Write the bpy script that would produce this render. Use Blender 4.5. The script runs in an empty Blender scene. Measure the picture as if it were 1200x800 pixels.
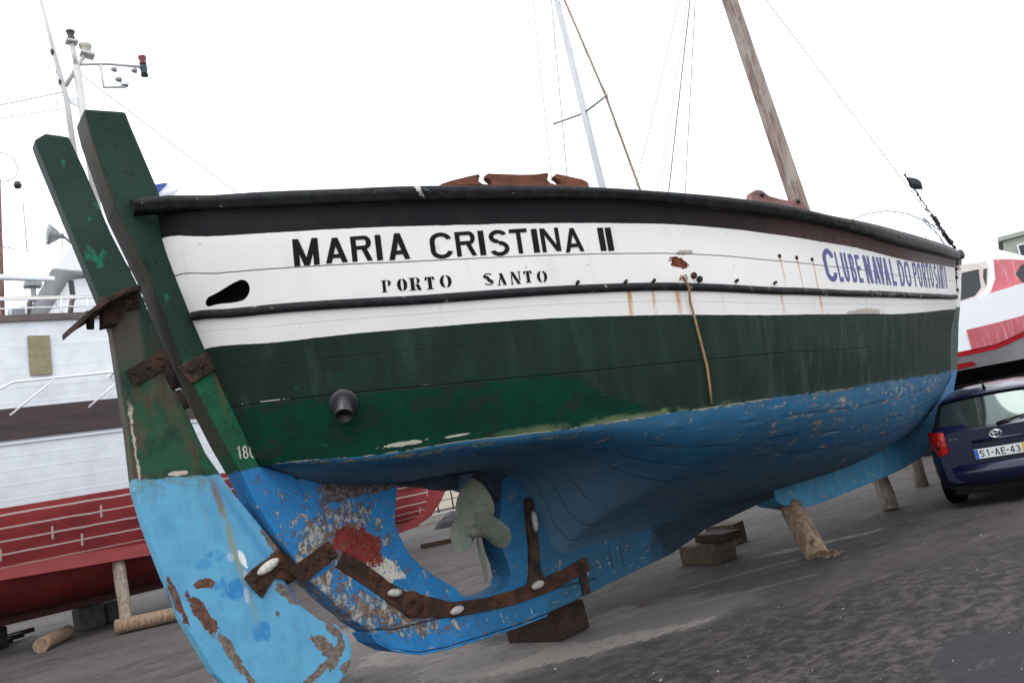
import bpy, bmesh, math, random
from mathutils import Vector, Matrix
from mathutils.bvhtree import BVHTree
from math import radians, sin, cos, pi, sqrt
random.seed(7)
scene = bpy.context.scene
COL = scene.collection
V = Vector

# ------------------------------------------------------------------ shader helpers
class S:
    """wraps a node socket so that maths on it builds Math nodes"""
    def __init__(s, g, sock): s.g = g; s.k = sock
    def _m(s, op, o=None, sw=False):
        n = s.g.t.nodes.new('ShaderNodeMath'); n.operation = op
        a, b = (o, s) if sw else (s, o)
        for i, q in enumerate((a, b)):
            if q is None: continue
            if isinstance(q, S): s.g.t.links.new(q.k, n.inputs[i])
            else: n.inputs[i].default_value = q
        return S(s.g, n.outputs[0])
    def __add__(s, o): return s._m('ADD', o)
    __radd__ = __add__
    def __mul__(s, o): return s._m('MULTIPLY', o)
    __rmul__ = __mul__
    def __sub__(s, o): return s._m('SUBTRACT', o)
    def __rsub__(s, o): return s._m('SUBTRACT', o, True)
    def __truediv__(s, o): return s._m('DIVIDE', o)
    def abs(s): return s._m('ABSOLUTE')
    def min(s, o): return s._m('MINIMUM', o)
    def max(s, o): return s._m('MAXIMUM', o)
    def pow(s, o): return s._m('POWER', o)
    def sqrt(s): return s._m('SQRT')
    def frac(s): return s._m('FRACT')
    def floor(s): return s._m('FLOOR')
    def inv(s): return 1.0 - s

class G:
    def __init__(g, name):
        g.m = bpy.data.materials.new(name); g.m.use_nodes = True; g.t = g.m.node_tree
        g.b = g.t.nodes['Principled BSDF']; g.o = g.t.nodes['Material Output']; g.c = {}
    def n(g, kind): return g.t.nodes.new(kind)
    def pos(g):
        if 'p' not in g.c: g.c['p'] = g.n('ShaderNodeNewGeometry').outputs['Position']
        return g.c['p']
    def xyz(g):
        if 'x' not in g.c:
            s = g.n('ShaderNodeSeparateXYZ'); g.t.links.new(g.pos(), s.inputs[0])
            g.c['x'] = tuple(S(g, s.outputs[i]) for i in range(3))
        return g.c['x']
    def uv(g):
        if 'u' not in g.c:
            u = g.n('ShaderNodeUVMap'); s = g.n('ShaderNodeSeparateXYZ'); g.t.links.new(u.outputs[0], s.inputs[0])
            g.c['u'] = (S(g, s.outputs[0]), S(g, s.outputs[1]))
        return g.c['u']
    def noise(g, sc=(1, 1, 1), detail=3, rough=.55, off=(0, 0, 0), dist=0):
        mp = g.n('ShaderNodeMapping'); g.t.links.new(g.pos(), mp.inputs[0])
        if not hasattr(sc, '__len__'): sc = (sc, sc, sc)
        mp.inputs['Scale'].default_value = sc; mp.inputs['Location'].default_value = off
        n = g.n('ShaderNodeTexNoise'); g.t.links.new(mp.outputs[0], n.inputs['Vector'])
        n.inputs['Scale'].default_value = 1; n.inputs['Detail'].default_value = detail
        n.inputs['Roughness'].default_value = rough; n.inputs['Distortion'].default_value = dist
        return S(g, n.outputs[0])
    def voro(g, sc, feature='F1', off=(0, 0, 0)):
        mp = g.n('ShaderNodeMapping'); g.t.links.new(g.pos(), mp.inputs[0])
        if not hasattr(sc, '__len__'): sc = (sc, sc, sc)
        mp.inputs['Scale'].default_value = sc; mp.inputs['Location'].default_value = off
        n = g.n('ShaderNodeTexVoronoi'); n.feature = feature; g.t.links.new(mp.outputs[0], n.inputs['Vector'])
        n.inputs['Scale'].default_value = 1
        return S(g, n.outputs['Distance'])
    def th(g, a, lo, hi):
        n = g.n('ShaderNodeMapRange'); n.interpolation_type = 'SMOOTHSTEP'
        g.t.links.new(a.k, n.inputs[0]); n.inputs[1].default_value = lo; n.inputs[2].default_value = hi
        return S(g, n.outputs[0])
    def mix(g, f, a, b):
        n = g.n('ShaderNodeMix'); n.data_type = 'RGBA'
        if isinstance(f, S): g.t.links.new(f.k, n.inputs[0])
        else: n.inputs[0].default_value = f
        for i, q in ((6, a), (7, b)):
            if isinstance(q, tuple): n.inputs[i].default_value = (*q, 1)
            else: g.t.links.new(q, n.inputs[i])
        return n.outputs[2]
    def seg(g, a, b, p, q, w0, w1=None):
        """mask: 1 within w of the segment p-q in the coordinates (a, b)"""
        dx, dy = q[0]-p[0], q[1]-p[1]; L = dx*dx+dy*dy
        t = (((a-p[0])*dx + (b-p[1])*dy)/L).max(0.).min(1.)
        ex = a-p[0]-t*dx; ey = b-p[1]-t*dy
        return (ex*ex+ey*ey).sqrt()
    def ell(g, a, b, c, r, ang=0):
        """elliptic distance, 1 on the rim"""
        ca, sa = cos(ang), sin(ang)
        x = ((a-c[0])*ca + (b-c[1])*sa)/r[0]; y = ((b-c[1])*ca - (a-c[0])*sa)/r[1]
        return (x*x+y*y).sqrt()
    def done(g, col, rough=.6, height=None, dist=.01, metal=0., spec=.5, strength=1.):
        i = g.b.inputs
        if isinstance(col, tuple): i['Base Color'].default_value = (*col, 1)
        else: g.t.links.new(col, i['Base Color'])
        if isinstance(rough, S): g.t.links.new(rough.k, i['Roughness'])
        else: i['Roughness'].default_value = rough
        if isinstance(metal, S): g.t.links.new(metal.k, i['Metallic'])
        else: i['Metallic'].default_value = metal
        i['Specular IOR Level'].default_value = spec
        if height is not None:
            bu = g.n('ShaderNodeBump'); bu.inputs['Distance'].default_value = dist; bu.inputs['Strength'].default_value = strength
            g.t.links.new(height.k, bu.inputs['Height']); g.t.links.new(bu.outputs[0], i['Normal'])
        return g.m

MAT = {}
def simple(name, col, rough=.6, var=.25, sc=6, metal=0., bump=.0, spec=.5, col2=None):
    g = G(name); n = g.noise(sc, 5, .6)
    c2 = col2 or tuple(c*(1-var) for c in col)
    c = g.mix(g.th(n, .3, .7), col, c2)
    MAT[name] = g.done(c, rough, g.noise(sc*4, 4) if bump else None, bump or .01, metal, spec)
    return MAT[name]

# ------------------------------------------------------------------ mesh helpers
def setp(o, label=None, cat=None, group=None, kind=None):
    if label: o['label'] = label
    if cat: o['category'] = cat
    if group: o['group'] = group
    if kind: o['kind'] = kind
    return o
def thing(name, base, label, cat, group=None):
    o = bpy.data.objects.new(name, None); COL.objects.link(o); o.location = base
    o.empty_display_size = .2
    return setp(o, label, cat, group)
def wbase(parent):
    b = V((0, 0, 0))
    while parent is not None: b = b + parent.location; parent = parent.parent
    return b
class MB:
    """collects world-space geometry and links it as ONE mesh object"""
    def __init__(s): s.v = []; s.f = []; s.uv = {}; s.sm = []
    def add(s, vs, fs, smooth=False):
        k = len(s.v); s.v += [V(p) for p in vs]
        for f in fs: s.f.append(tuple(i+k for i in f)); s.sm.append(smooth)
        return s
    def box(s, c, size, rot=None, taper=1.0):
        c = V(c); hx, hy, hz = [q/2 for q in size]
        vs = []
        for z, t in ((-hz, 1), (hz, taper)):
            for x, y in ((-hx, -hy), (hx, -hy), (hx, hy), (-hx, hy)): vs.append(V((x*t, y*t, z)))
        if rot is not None: vs = [rot @ p for p in vs]
        return s.add([p+c for p in vs], [(0, 3, 2, 1), (4, 5, 6, 7), (0, 1, 5, 4), (1, 2, 6, 5), (2, 3, 7, 6), (3, 0, 4, 7)])
    def tube(s, pts, r, seg=8, cap=True, jit=0):
        pts = [V(p) for p in pts]; n = len(pts)
        rs = r if hasattr(r, '__len__') else [r]*n
        vs = []; up = None
        for i, p in enumerate(pts):
            d = (pts[min(i+1, n-1)]-pts[max(i-1, 0)]).normalized()
            if up is None: up = V((0, 0, 1)) if abs(d.z) < .9 else V((1, 0, 0))
            a = d.cross(up).normalized(); b = a.cross(d).normalized(); up = b
            for k in range(seg):
                t = 2*pi*k/seg; rr = rs[i]*(1+random.uniform(-jit, jit))
                vs.append(p+(a*cos(t)+b*sin(t))*rr)
        fs = [(i*seg+k, i*seg+(k+1) % seg, (i+1)*seg+(k+1) % seg, (i+1)*seg+k) for i in range(n-1) for k in range(seg)]
        s.add(vs, fs, True)
        if cap:
            k = len(s.v)-len(vs)
            s.f.append(tuple(k+i for i in reversed(range(seg)))); s.sm.append(False)
            s.f.append(tuple(k+(n-1)*seg+i for i in range(seg))); s.sm.append(False)
        return s
    def lathe(s, base, axis, prof, seg=24):
        """prof: (distance along axis, radius)"""
        base = V(base); d = V(axis).normalized(); a = d.orthogonal().normalized(); b = d.cross(a)
        vs = [base+d*h+(a*cos(2*pi*k/seg)+b*sin(2*pi*k/seg))*r for h, r in prof for k in range(seg)]
        n = len(prof)
        s.add(vs, [(i*seg+k, i*seg+(k+1) % seg, (i+1)*seg+(k+1) % seg, (i+1)*seg+k) for i in range(n-1) for k in range(seg)], True)
        return s
    def slab(s, outline, fn, t0, t1):
        """outline: 2D points; fn(p, t) -> 3D; a plate between t0 and t1"""
        n = len(outline)
        vs = [fn(p, t0) for p in outline]+[fn(p, t1) for p in outline]
        fs = [tuple(range(n)), tuple(range(2*n-1, n-1, -1))]+[(i, i+n, (i+1) % n+n, (i+1) % n) for i in range(n)]
        return s.add(vs, fs)
    def quadstrip(s, rows, smooth=True, close=False):
        m = len(rows[0]); vs = [p for r in rows for p in r]
        fs = []
        for i in range(len(rows)-1):
            for k in range(m if close else m-1):
                fs.append((i*m+k, i*m+(k+1) % m, (i+1)*m+(k+1) % m, (i+1)*m+k))
        return s.add(vs, fs, smooth)
    def build(s, name, mat, parent=None, bevel=0, fixn=True, bseg=2):
        me = bpy.data.meshes.new(name); b = wbase(parent)
        me.from_pydata([tuple(p-b) for p in s.v], [], s.f)
        if s.uv:
            ul = me.uv_layers.new(name='UVMap')
            for l in me.loops: ul.data[l.index].uv = s.uv[l.vertex_index]
        for p, k in zip(me.polygons, s.sm): p.use_smooth = k
        bm = bmesh.new(); bm.from_mesh(me)
        if fixn: bmesh.ops.recalc_face_normals(bm, faces=bm.faces)
        if bevel:
            es = [e for e in bm.edges if len(e.link_faces) == 2 and e.calc_face_angle(0) > .6]
            bmesh.ops.bevel(bm, geom=es, offset=bevel, segments=bseg, affect='EDGES', clamp_overlap=True, profile=.6)
        bm.to_mesh(me); bm.free()
        o = bpy.data.objects.new(name, me); COL.objects.link(o); o.parent = parent
        me.materials.append(MAT[mat] if isinstance(mat, str) else mat)
        return o

def pchip(xs, ys):
    n = len(xs); h = [xs[i+1]-xs[i] for i in range(n-1)]; d = [(ys[i+1]-ys[i])/h[i] for i in range(n-1)]
    m = [d[0]]
    for i in range(1, n-1):
        m.append(0 if d[i-1]*d[i] <= 0 else 2*d[i-1]*d[i]/(d[i-1]+d[i]))
    m.append(d[-1])
    def f(x):
        if x <= xs[0]: return ys[0]
        if x >= xs[-1]: return ys[-1]
        i = 0
        while xs[i+1] < x: i += 1
        t = (x-xs[i])/h[i]; t2 = t*t; t3 = t2*t
        return (2*t3-3*t2+1)*ys[i]+(t3-2*t2+t)*h[i]*m[i]+(3*t2-2*t3)*ys[i+1]+(t3-t2)*h[i]*m[i+1]
    return f
def lerp(a, b, t): return a+(b-a)*t
def XZ(p, t): return V((p[0], t, p[1]))

# ------------------------------------------------------------------ materials
def rusty(name, base=(.032, .017, .012), c2=(.095, .038, .020)):
    g = G(name); n = g.noise(9, 6, .65); n2 = g.noise(45, 4, .6, off=(3, 1, 2))
    c = g.mix(g.th(n, .4, .68), base, c2)
    c = g.mix(g.th(n2, .55, .72)*.6, c, (.02, .013, .012))
    c = g.mix(g.th(g.noise(14, 5, .7, off=(9, 4, 1)), .62, .70)*.35, c, (.24, .09, .025))
    MAT[name] = g.done(c, .85, n2+n*.6, .012, .0, .25)
rusty('rusted_iron')
rusty('dark_rusted_iron', (.022, .016, .014), (.075, .04, .028))

# hull planking: UV = (metres along, level); levels 1-2 bulwark, 2-4 white, 4-6 green, 6-7 blue
def hull_mat():
    g = G('painted_planking'); X, Y, Z = g.xyz(); u, v = g.uv()
    big = g.noise(.9, 4, .6); mid = g.noise(5, 5, .62); fine = g.noise(26, 5, .65)
    streak = g.noise((7, 7, .35), 4, .6)
    streakf = g.noise((30, 30, 1.2), 3, .6, off=(2, 7, 0))
    grain = g.noise((2.2, 6, 50), 4, .6)
    wob = (g.noise(14, 3)-.5)*.035+(g.noise((1.4, 1.4, 1.4), 2, off=(5, 5, 5))-.5)*.03
    # black bulwark, reddish towards the bow
    black = g.mix(g.th(mid, .35, .7), (.010, .010, .012), (.017, .016, .017))
    red = g.mix(g.th(streakf, .35, .65), (.085, .036, .030), (.042, .028, .026))
    red = g.mix(g.th(X+(mid-.5)*2., 5.6, 7.6), red, (.14, .12, .115))
    black = g.mix(g.th(X+(mid-.5)*1.5, 1.6, 4.4), black, red)
    black = g.mix(g.th(g.noise((9, 9, 40), 5, .7, off=(1, 1, 4)), .70, .76)*.7, black, (.35, .33, .31))
    # white
    white = g.mix(g.th(big, .35, .65), (.80, .79, .765), (.755, .74, .715))
    white = g.mix(g.th(streak, .56, .75)*.22, white, (.55, .47, .38))
    white = g.mix(g.th(g.noise((1.6, 1.6, 22), 5, .7, off=(4, 4, 2)), .60, .72)*.14, white, (.55, .52, .48))
    white = g.mix(g.th(fine*.5+g.noise((3, 3, 9), 5, .7, off=(6, 1, 1))*.5, .655, .69)*.5, white, (.42, .39, .35))
    white = g.mix(g.th(g.noise((1.2, 1.2, 60), 4, .7, off=(9, 9, 2)), .45, .7)*.10, white, (.60, .57, .52))
    nd = ((((X*2.2).frac()-.5)*.4545)*(((X*2.2).frac()-.5)*.4545)+(((v*2.+.25).frac()-.5)*.22)*(((v*2.+.25).frac()-.5)*.22)).sqrt()
    white = g.mix(g.th(nd+(fine-.5)*.012, .010, .005)*g.th(g.noise((2.3, 2.3, 2.3), 2, off=(5, 1, 1)), .50, .58)*.55, white, (.42, .33, .25))
    # rust runs under bolts along the lower white strake and the upper one
    col = white
    for x0, w, z1, z0, a in ((1.43, .03, 2.59, 2.3, 1.), (1.64, .028, 2.57, 2.31, .7), (1.86, .04, 2.57, 2.3, .85), (3.11, .022, 2.77, 2.45, .8),
                             (3.36, .022, 2.76, 2.42, .8), (3.62, .022, 2.75, 2.25, .75), (3.02, .025, 2.44, 2.24, 1.), (3.62, .04, 2.42, 2.2, .5), (2.3, .02, 2.5, 2.3, .22), (5.1, .05, 2.4, 2.2, .25), (0.11, .03, 3.04, 2.93, .6), (.1, .02, 2.7, 2.5, .2), (4.6, .05, 2.5, 2.2, .2)):
        m = g.th((X-x0+(streakf-.5)*.04).abs(), w, w*.2)*g.th(Z, z0-.03, z0+.18)*g.th(Z, z1+.006, z1-.01)*g.th(g.noise((40, 40, 4), 4, .7), .30, .55)
        col = g.mix(m*a, col, (.52, .27, .09))
    # broken place in the upper plank
    d = g.ell(X, Z, (1.93, 2.743), (.085, .040), -.25)+(g.noise(30, 4, .7)-.5)*1.5
    col = g.mix(g.th(d, 1.08, 1.0), col, (.16, .045, .025))
    hole = g.th(d, 1.0, .5)
    d = g.ell(X, Z, (2.0, 2.82), (.09, .020), 0)+(g.noise(40, 4, .7)-.5)*1.8
    col = g.mix(g.th(d, 1.05, .95)*.8, col, (.30, .25, .21))
    d = g.ell(X, Z, (4.55, 2.262), (.42, .038), .02)+(g.noise(24, 4, .7)-.5)*1.6
    col = g.mix(g.th(d, 1.08, 1.0)*.9, col, (.42, .37, .31))
    white = col
    # green
    vg = v+wob
    dark = g.mix(g.th(streak, .4, .7), (.0125, .026, .019), (.018, .035, .026))
    dark = g.mix(g.th(g.noise((5, 5, .5), 4, .6, off=(8, 2, 2)), .56, .72)*.22, dark, (.065, .10, .078))
    dark = g.mix(g.th(g.noise((9, 9, .25), 4, .65, off=(1, 6, 2)), .50, .66)*g.th(X, 1.5, 4.)*.32, dark, (.070, .105, .095))
    lite = g.mix(g.th(mid, .4, .66), (.002, .040, .022), (.004, .027, .018))
    lite = g.mix(g.th(g.noise((2.2, 2.2, 4), 5, .6, off=(1, 8, 3)), .54, .60), lite, (.012, .026, .020))
    toD = g.th(v+(g.noise((3, 3, 8), 4, .65, off=(2, 2, 2))-.5)*.9+g.th(X, .6, 2.6)*-2.2, 5.0, 5.06)
    green = g.mix(toD, dark, lite)
    spots = g.th(g.noise((6, 6, 12), 5, .7, off=(11, 2, 5)), .665, .69)
    green = g.mix(spots*.7, green, (.01, .09, .06))
    # light bare specks where the seam shows
    d = g.ell(X, Z, (-.14, 1.797), (.13, .015), -.04)+(g.noise(26, 6, .78, off=(1, 1, 1))-.5)*2.6
    green = g.mix(g.th(d, 1.06, .9)*.85, green, (.50, .47, .39))
    d = g.ell(X, Z, (.17, 1.782), (.08, .008), -.02)+(g.noise(22, 4, .7, off=(1, 5, 1))-.5)*1.
    green = g.mix(g.th(d, 1.06, .9)*.85, green, (.50, .47, .39))
    # algae-green edge above the waterline
    vv = vg+(g.noise((7, 7, 16), 5, .7, off=(3, 3, 3))-.5)*.28
    green = g.mix(g.th(vv, 5.86, 5.95)*g.th(X, .1, .9)*g.th(X, 2.5, 1.9)*g.th(g.noise((3, 3, 3), 3, off=(7, 7, 0)), .45, .55)*.8, green, (.13, .17, .09))
    # blue bottom
    blue = g.mix(g.th(mid, .35, .65), (.022, .108, .215), (.018, .088, .175))
    blue = g.mix(g.th(g.noise((1.3, 3, 7), 5, .65, off=(6, 1, 1)), .42, .66)*.65, blue, (.050, .110, .165))
    blue = g.mix(g.th(grain, .50, .75)*.4, blue, (.07, .19, .33))
    blue = g.mix(g.th(v, 6.25, 6.62)*.7*g.th(X, 8., 4.), blue, (.085, .150, .205))  # belly painted paler and chalky, standing in for light bounced off the ground
    flk = g.noise((5.5, 6, 19), 7, .74, off=(2, 9, 9), dist=.35)
    dens = g.noise((.8, .8, 1.6), 3, .5, off=(4, 0, 0))*.20+g.th(v, 6.6, 5.98)*.035+g.th(X, 1.2, 4.)*.035
    sw = g.th((((v-6.10)/.113).frac()-.5).abs(), .30, .5)*.03
    fl = g.th(flk+dens+sw, .735, .765)
    flc = g.mix(g.th(g.noise(16, 3, off=(0, 4, 4)), .45, .6), (.30, .27, .21), (.20, .11, .06))
    scr = g.th(g.noise((1.5, 1.5, 42), 6, .75, off=(3, 8, 1))+dens*.3, .66, .69)
    blue = g.mix(scr*.45, blue, (.25, .27, .26))
    blue = g.mix(fl*.9, blue, flc)
    # scaly band right below the waterline near the stern
    fb = g.th(g.noise((5, 5, 30), 6, .72, off=(2, 4, 9))+g.th((v-6.13).abs(), .14, .0)*.13, .62, .655)*g.th(X, 1.4, .5)
    blue = g.mix(fb, blue, g.mix(g.th(fine, .4, .6), (.22, .20, .13), (.05, .10, .09)))
    c = g.mix(g.th(vg, 1.985, 2.0), black, white)
    c = g.mix(g.th(vg, 3.99, 4.0), c, green)
    vw = vg+(g.noise((3, 3, 3), 4, .6, off=(1, 2, 3))-.5)*.05
    c = g.mix(g.th((vw-6.0).abs(), .016, .006)*g.th(g.noise((2.5, 2.5, 6), 4, .7, off=(1, 2, 8)), .48, .52)*g.th(X, 6., 1.)*.8, c, (.40, .36, .28))
    c = g.mix(g.th(vw, 5.995, 6.01), c, blue)
    # seams between planks (level positions)
    h = fine*.25
    seam = None; seamn = g.noise((1.1, 1.1, 1.1), 2, .6, off=(7, 3, 1))
    for lv, w, a in ((2.49, .011, .8), (3.5, .008, .1), (4.42, .012, .35), (5.0, .018, .95), (5.52, .012, .3), (6.10, .014, .3), (6.22, .010, .3), (6.34, .009, .3), (6.45, .009, .3), (6.56, .009, .3), (6.67, .009, .3), (6.78, .009, .3), (6.88, .009, .3)):
        br = (1.0 if lv < 3 else g.th(((seamn*2.2+lv*1.73).frac()-.5).abs(), .10, .22)) if a < .9 else 1.0
        s_ = g.th((v+wob*.3-lv).abs(), w, w*.25)*br
        seam = s_*a if seam is None else seam.max(s_*a)
        h = h-s_*(.5 if a < .9 else 1.3)
    c = g.mix(seam*g.th(X+(fine-.5), 12, 6.)*.9, c, (.015, .018, .018))
    # light chipped edge on the dark seam near the stern
    e = g.th((v-5.0+.026).abs(), .012, .004)*g.th(g.noise((4, 4, 4), 4, .7, off=(5, 3, 1)), .52, .56)*g.th(X, .1, -.4)
    c = g.mix(e*.8, c, (.55, .52, .46))
    h = h-hole*2.5
    rough = .62+(mid-.5)*.3
    g.done(c, rough, h, .006, 0., .10)
    # mooring hole: a real opening cut in the planking
    Xs = X*1.5
    d1 = g.seg(Xs, Z, (-1.095*1.5, 2.950), (-.960*1.5, 2.962), .02)
    rad = .031+.034*g.th(X, -1.10, -.96)
    cut = g.th(d1-rad, .0015, -.0015)
    tr = g.n('ShaderNodeBsdfTransparent'); ms = g.n('ShaderNodeMixShader')
    g.t.links.new(cut.k, ms.inputs[0]); g.t.links.new(g.b.outputs[0], ms.inputs[1]); g.t.links.new(tr.outputs[0], ms.inputs[2])
    g.t.links.new(ms.outputs[0], g.o.inputs[0])
    MAT['hull'] = g.m
hull_mat()

def post_mat():
    """stern post, deadwood and keel: green above the waterline, flaking blue below"""
    g = G('painted_deadwood'); X, Y, Z = g.xyz()
    mid = g.noise(6, 5, .62); fine = g.noise(30, 5, .68); big = g.noise(1.6, 4, .6)
    gr = g.mix(g.th(big, .4, .6), (.016, .042, .030), (.014, .032, .025))
    gr = g.mix(g.th(g.noise((5, 5, 3), 5, .65, off=(3, 2, 1)), .64, .67)*.7, gr, (.015, .15, .09))
    lower = g.th(Z+(mid-.5)*.5, 2.75, 2.35)
    gr = g.mix(lower, gr, g.mix(g.th(mid, .4, .65), (.010, .095, .046), (.014, .062, .036)))
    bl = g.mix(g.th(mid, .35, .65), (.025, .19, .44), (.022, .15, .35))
    bl = g.mix(g.th(X+(mid-.5)*.8, 1.1, 1.7), bl, g.mix(g.th(mid, .4, .6), (.018, .085, .18), (.03, .065, .10)))  # forward keel blue darkened, here and after the flake mask, as painted hull shade
    # heavy flaking on the aft deadwood
    dens = g.th(g.ell(X, Z, (-.42, 1.18), (.50, .55), -.9), 1.25, .2)*.115 + g.th(g.ell(X, Z, (.0, .62), (.62, .17), -.35), 1.2, .3)*.13
    n1 = g.noise((17, 17, 9), 7, .78, off=(1, 1, 1), dist=.4)
    f = g.th(n1+dens, .60, .625)
    fc = g.mix(g.th(fine, .46, .62), (.38, .355, .30), (.20, .17, .14))
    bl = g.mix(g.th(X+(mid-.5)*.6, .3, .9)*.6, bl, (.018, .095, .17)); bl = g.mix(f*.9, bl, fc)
    f2 = g.th(g.noise((20, 20, 18), 5, .7, off=(8, 1, 1))+dens, .63, .65)
    bl = g.mix(f2*.8, bl, (.16, .09, .05))
    scr = g.th(g.noise((34, 5, 8), 4, .7, off=(3, 1, 1))+g.th(g.ell(X, Z, (.12, .72), (.5, .13), -.5), 1.2, .2)*.12, .67, .69)
    bl = g.mix(scr*.7, bl, (.45, .42, .36))
    # edge wear by the slab's lower rim
    bl = g.mix(g.th(g.noise((10, 10, 24), 6, .7, off=(4, 4, 4))+g.th(Z, .42, .3)*.06, .64, .67)*.7, bl, (.28, .27, .22))
    # red lead patch and the pale patch under it
    d = g.ell(X, Z, (-.235, 1.17), (.20, .14), -.85)+(g.noise((7, 7, 7), 7, .75, off=(6, 6, 6))-.5)*2.6
    d2 = g.ell(X, Z, (-.10, .99), (.20, .085), -.45)+(g.noise((14, 14, 14), 5, .7, off=(2, 6, 6))-.5)*1.4
    bl = g.mix(g.th(d2, 1.02, .97)*g.th(fine, .35, .45), bl, (.52, .48, .42))
    bl = g.mix(g.th(d, 1.0, .97), bl, g.mix(g.th(g.noise((22, 22, 22), 4, .7), .50, .60), (.21, .030, .028), (.15, .055, .035)))
    # brown rotten top edge of the deadwood, dark-painted middle length of the keel deepened for hull shade
    bl = g.mix(g.th(Z+(mid-.5)*.16, 1.50, 1.53)*g.th(X+(mid-.5)*.25, -.50, -.40)*.9, bl, g.mix(g.th(fine, .45, .6), (.075, .038, .024), (.20, .15, .11)))
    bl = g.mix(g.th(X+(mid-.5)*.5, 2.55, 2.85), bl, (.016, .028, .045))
    c = g.mix(g.th(Z+(g.noise(12, 4)-.5)*.05, 1.845, 1.835), gr, bl)
    # weathered aft face of the post
    aft = g.th(X+Z*.285+(mid-.5)*.03-.0, -.385, -.405)
    nrm = g.n('ShaderNodeNewGeometry'); sp = g.n('ShaderNodeSeparateXYZ'); g.t.links.new(nrm.outputs['True Normal'], sp.inputs[0])
    facing = g.th(S(g, sp.outputs[0]), -.55, -.75)
    brown = g.mix(g.th(g.noise((14, 14, 2), 4, .6), .4, .65), (.075, .050, .036), (.040, .055, .042))
    c = g.mix(facing*g.th(Z, 1.9, 2.05)*.85, c, brown)
    # rust run below the upper strap, caulked joints
    r = g.th((X-(-1.06+(2.55-Z)*.10)).abs(), .028, .006)*g.th(Z, 2.05, 2.5)*g.th(Z, 2.6, 2.5)
    c = g.mix(r*.6, c, (.12, .06, .02))
    jt = g.th(g.seg(X, Z, (-.06, .55), (1.9, .44), .01)+(fine-.5)*.01, .008, .003)
    jt = jt.max(g.th(g.seg(X, Z, (-.25, .60), (-.06, .55), .01), .008, .003))
    c = g.mix(jt*.7, c, (.02, .02, .02))
    drip = g.th((X-2.12).abs()+(fine-.5)*.02, .012, .004)+g.th((X-2.26).abs()+(fine-.5)*.02, .01, .003)
    c = g.mix(drip*g.th(Z, .45, .5)*g.th(Z, .68, .6)*.8, c, (.02, .018, .02))
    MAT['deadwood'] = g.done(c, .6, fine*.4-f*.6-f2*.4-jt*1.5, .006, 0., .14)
post_mat()

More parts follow.
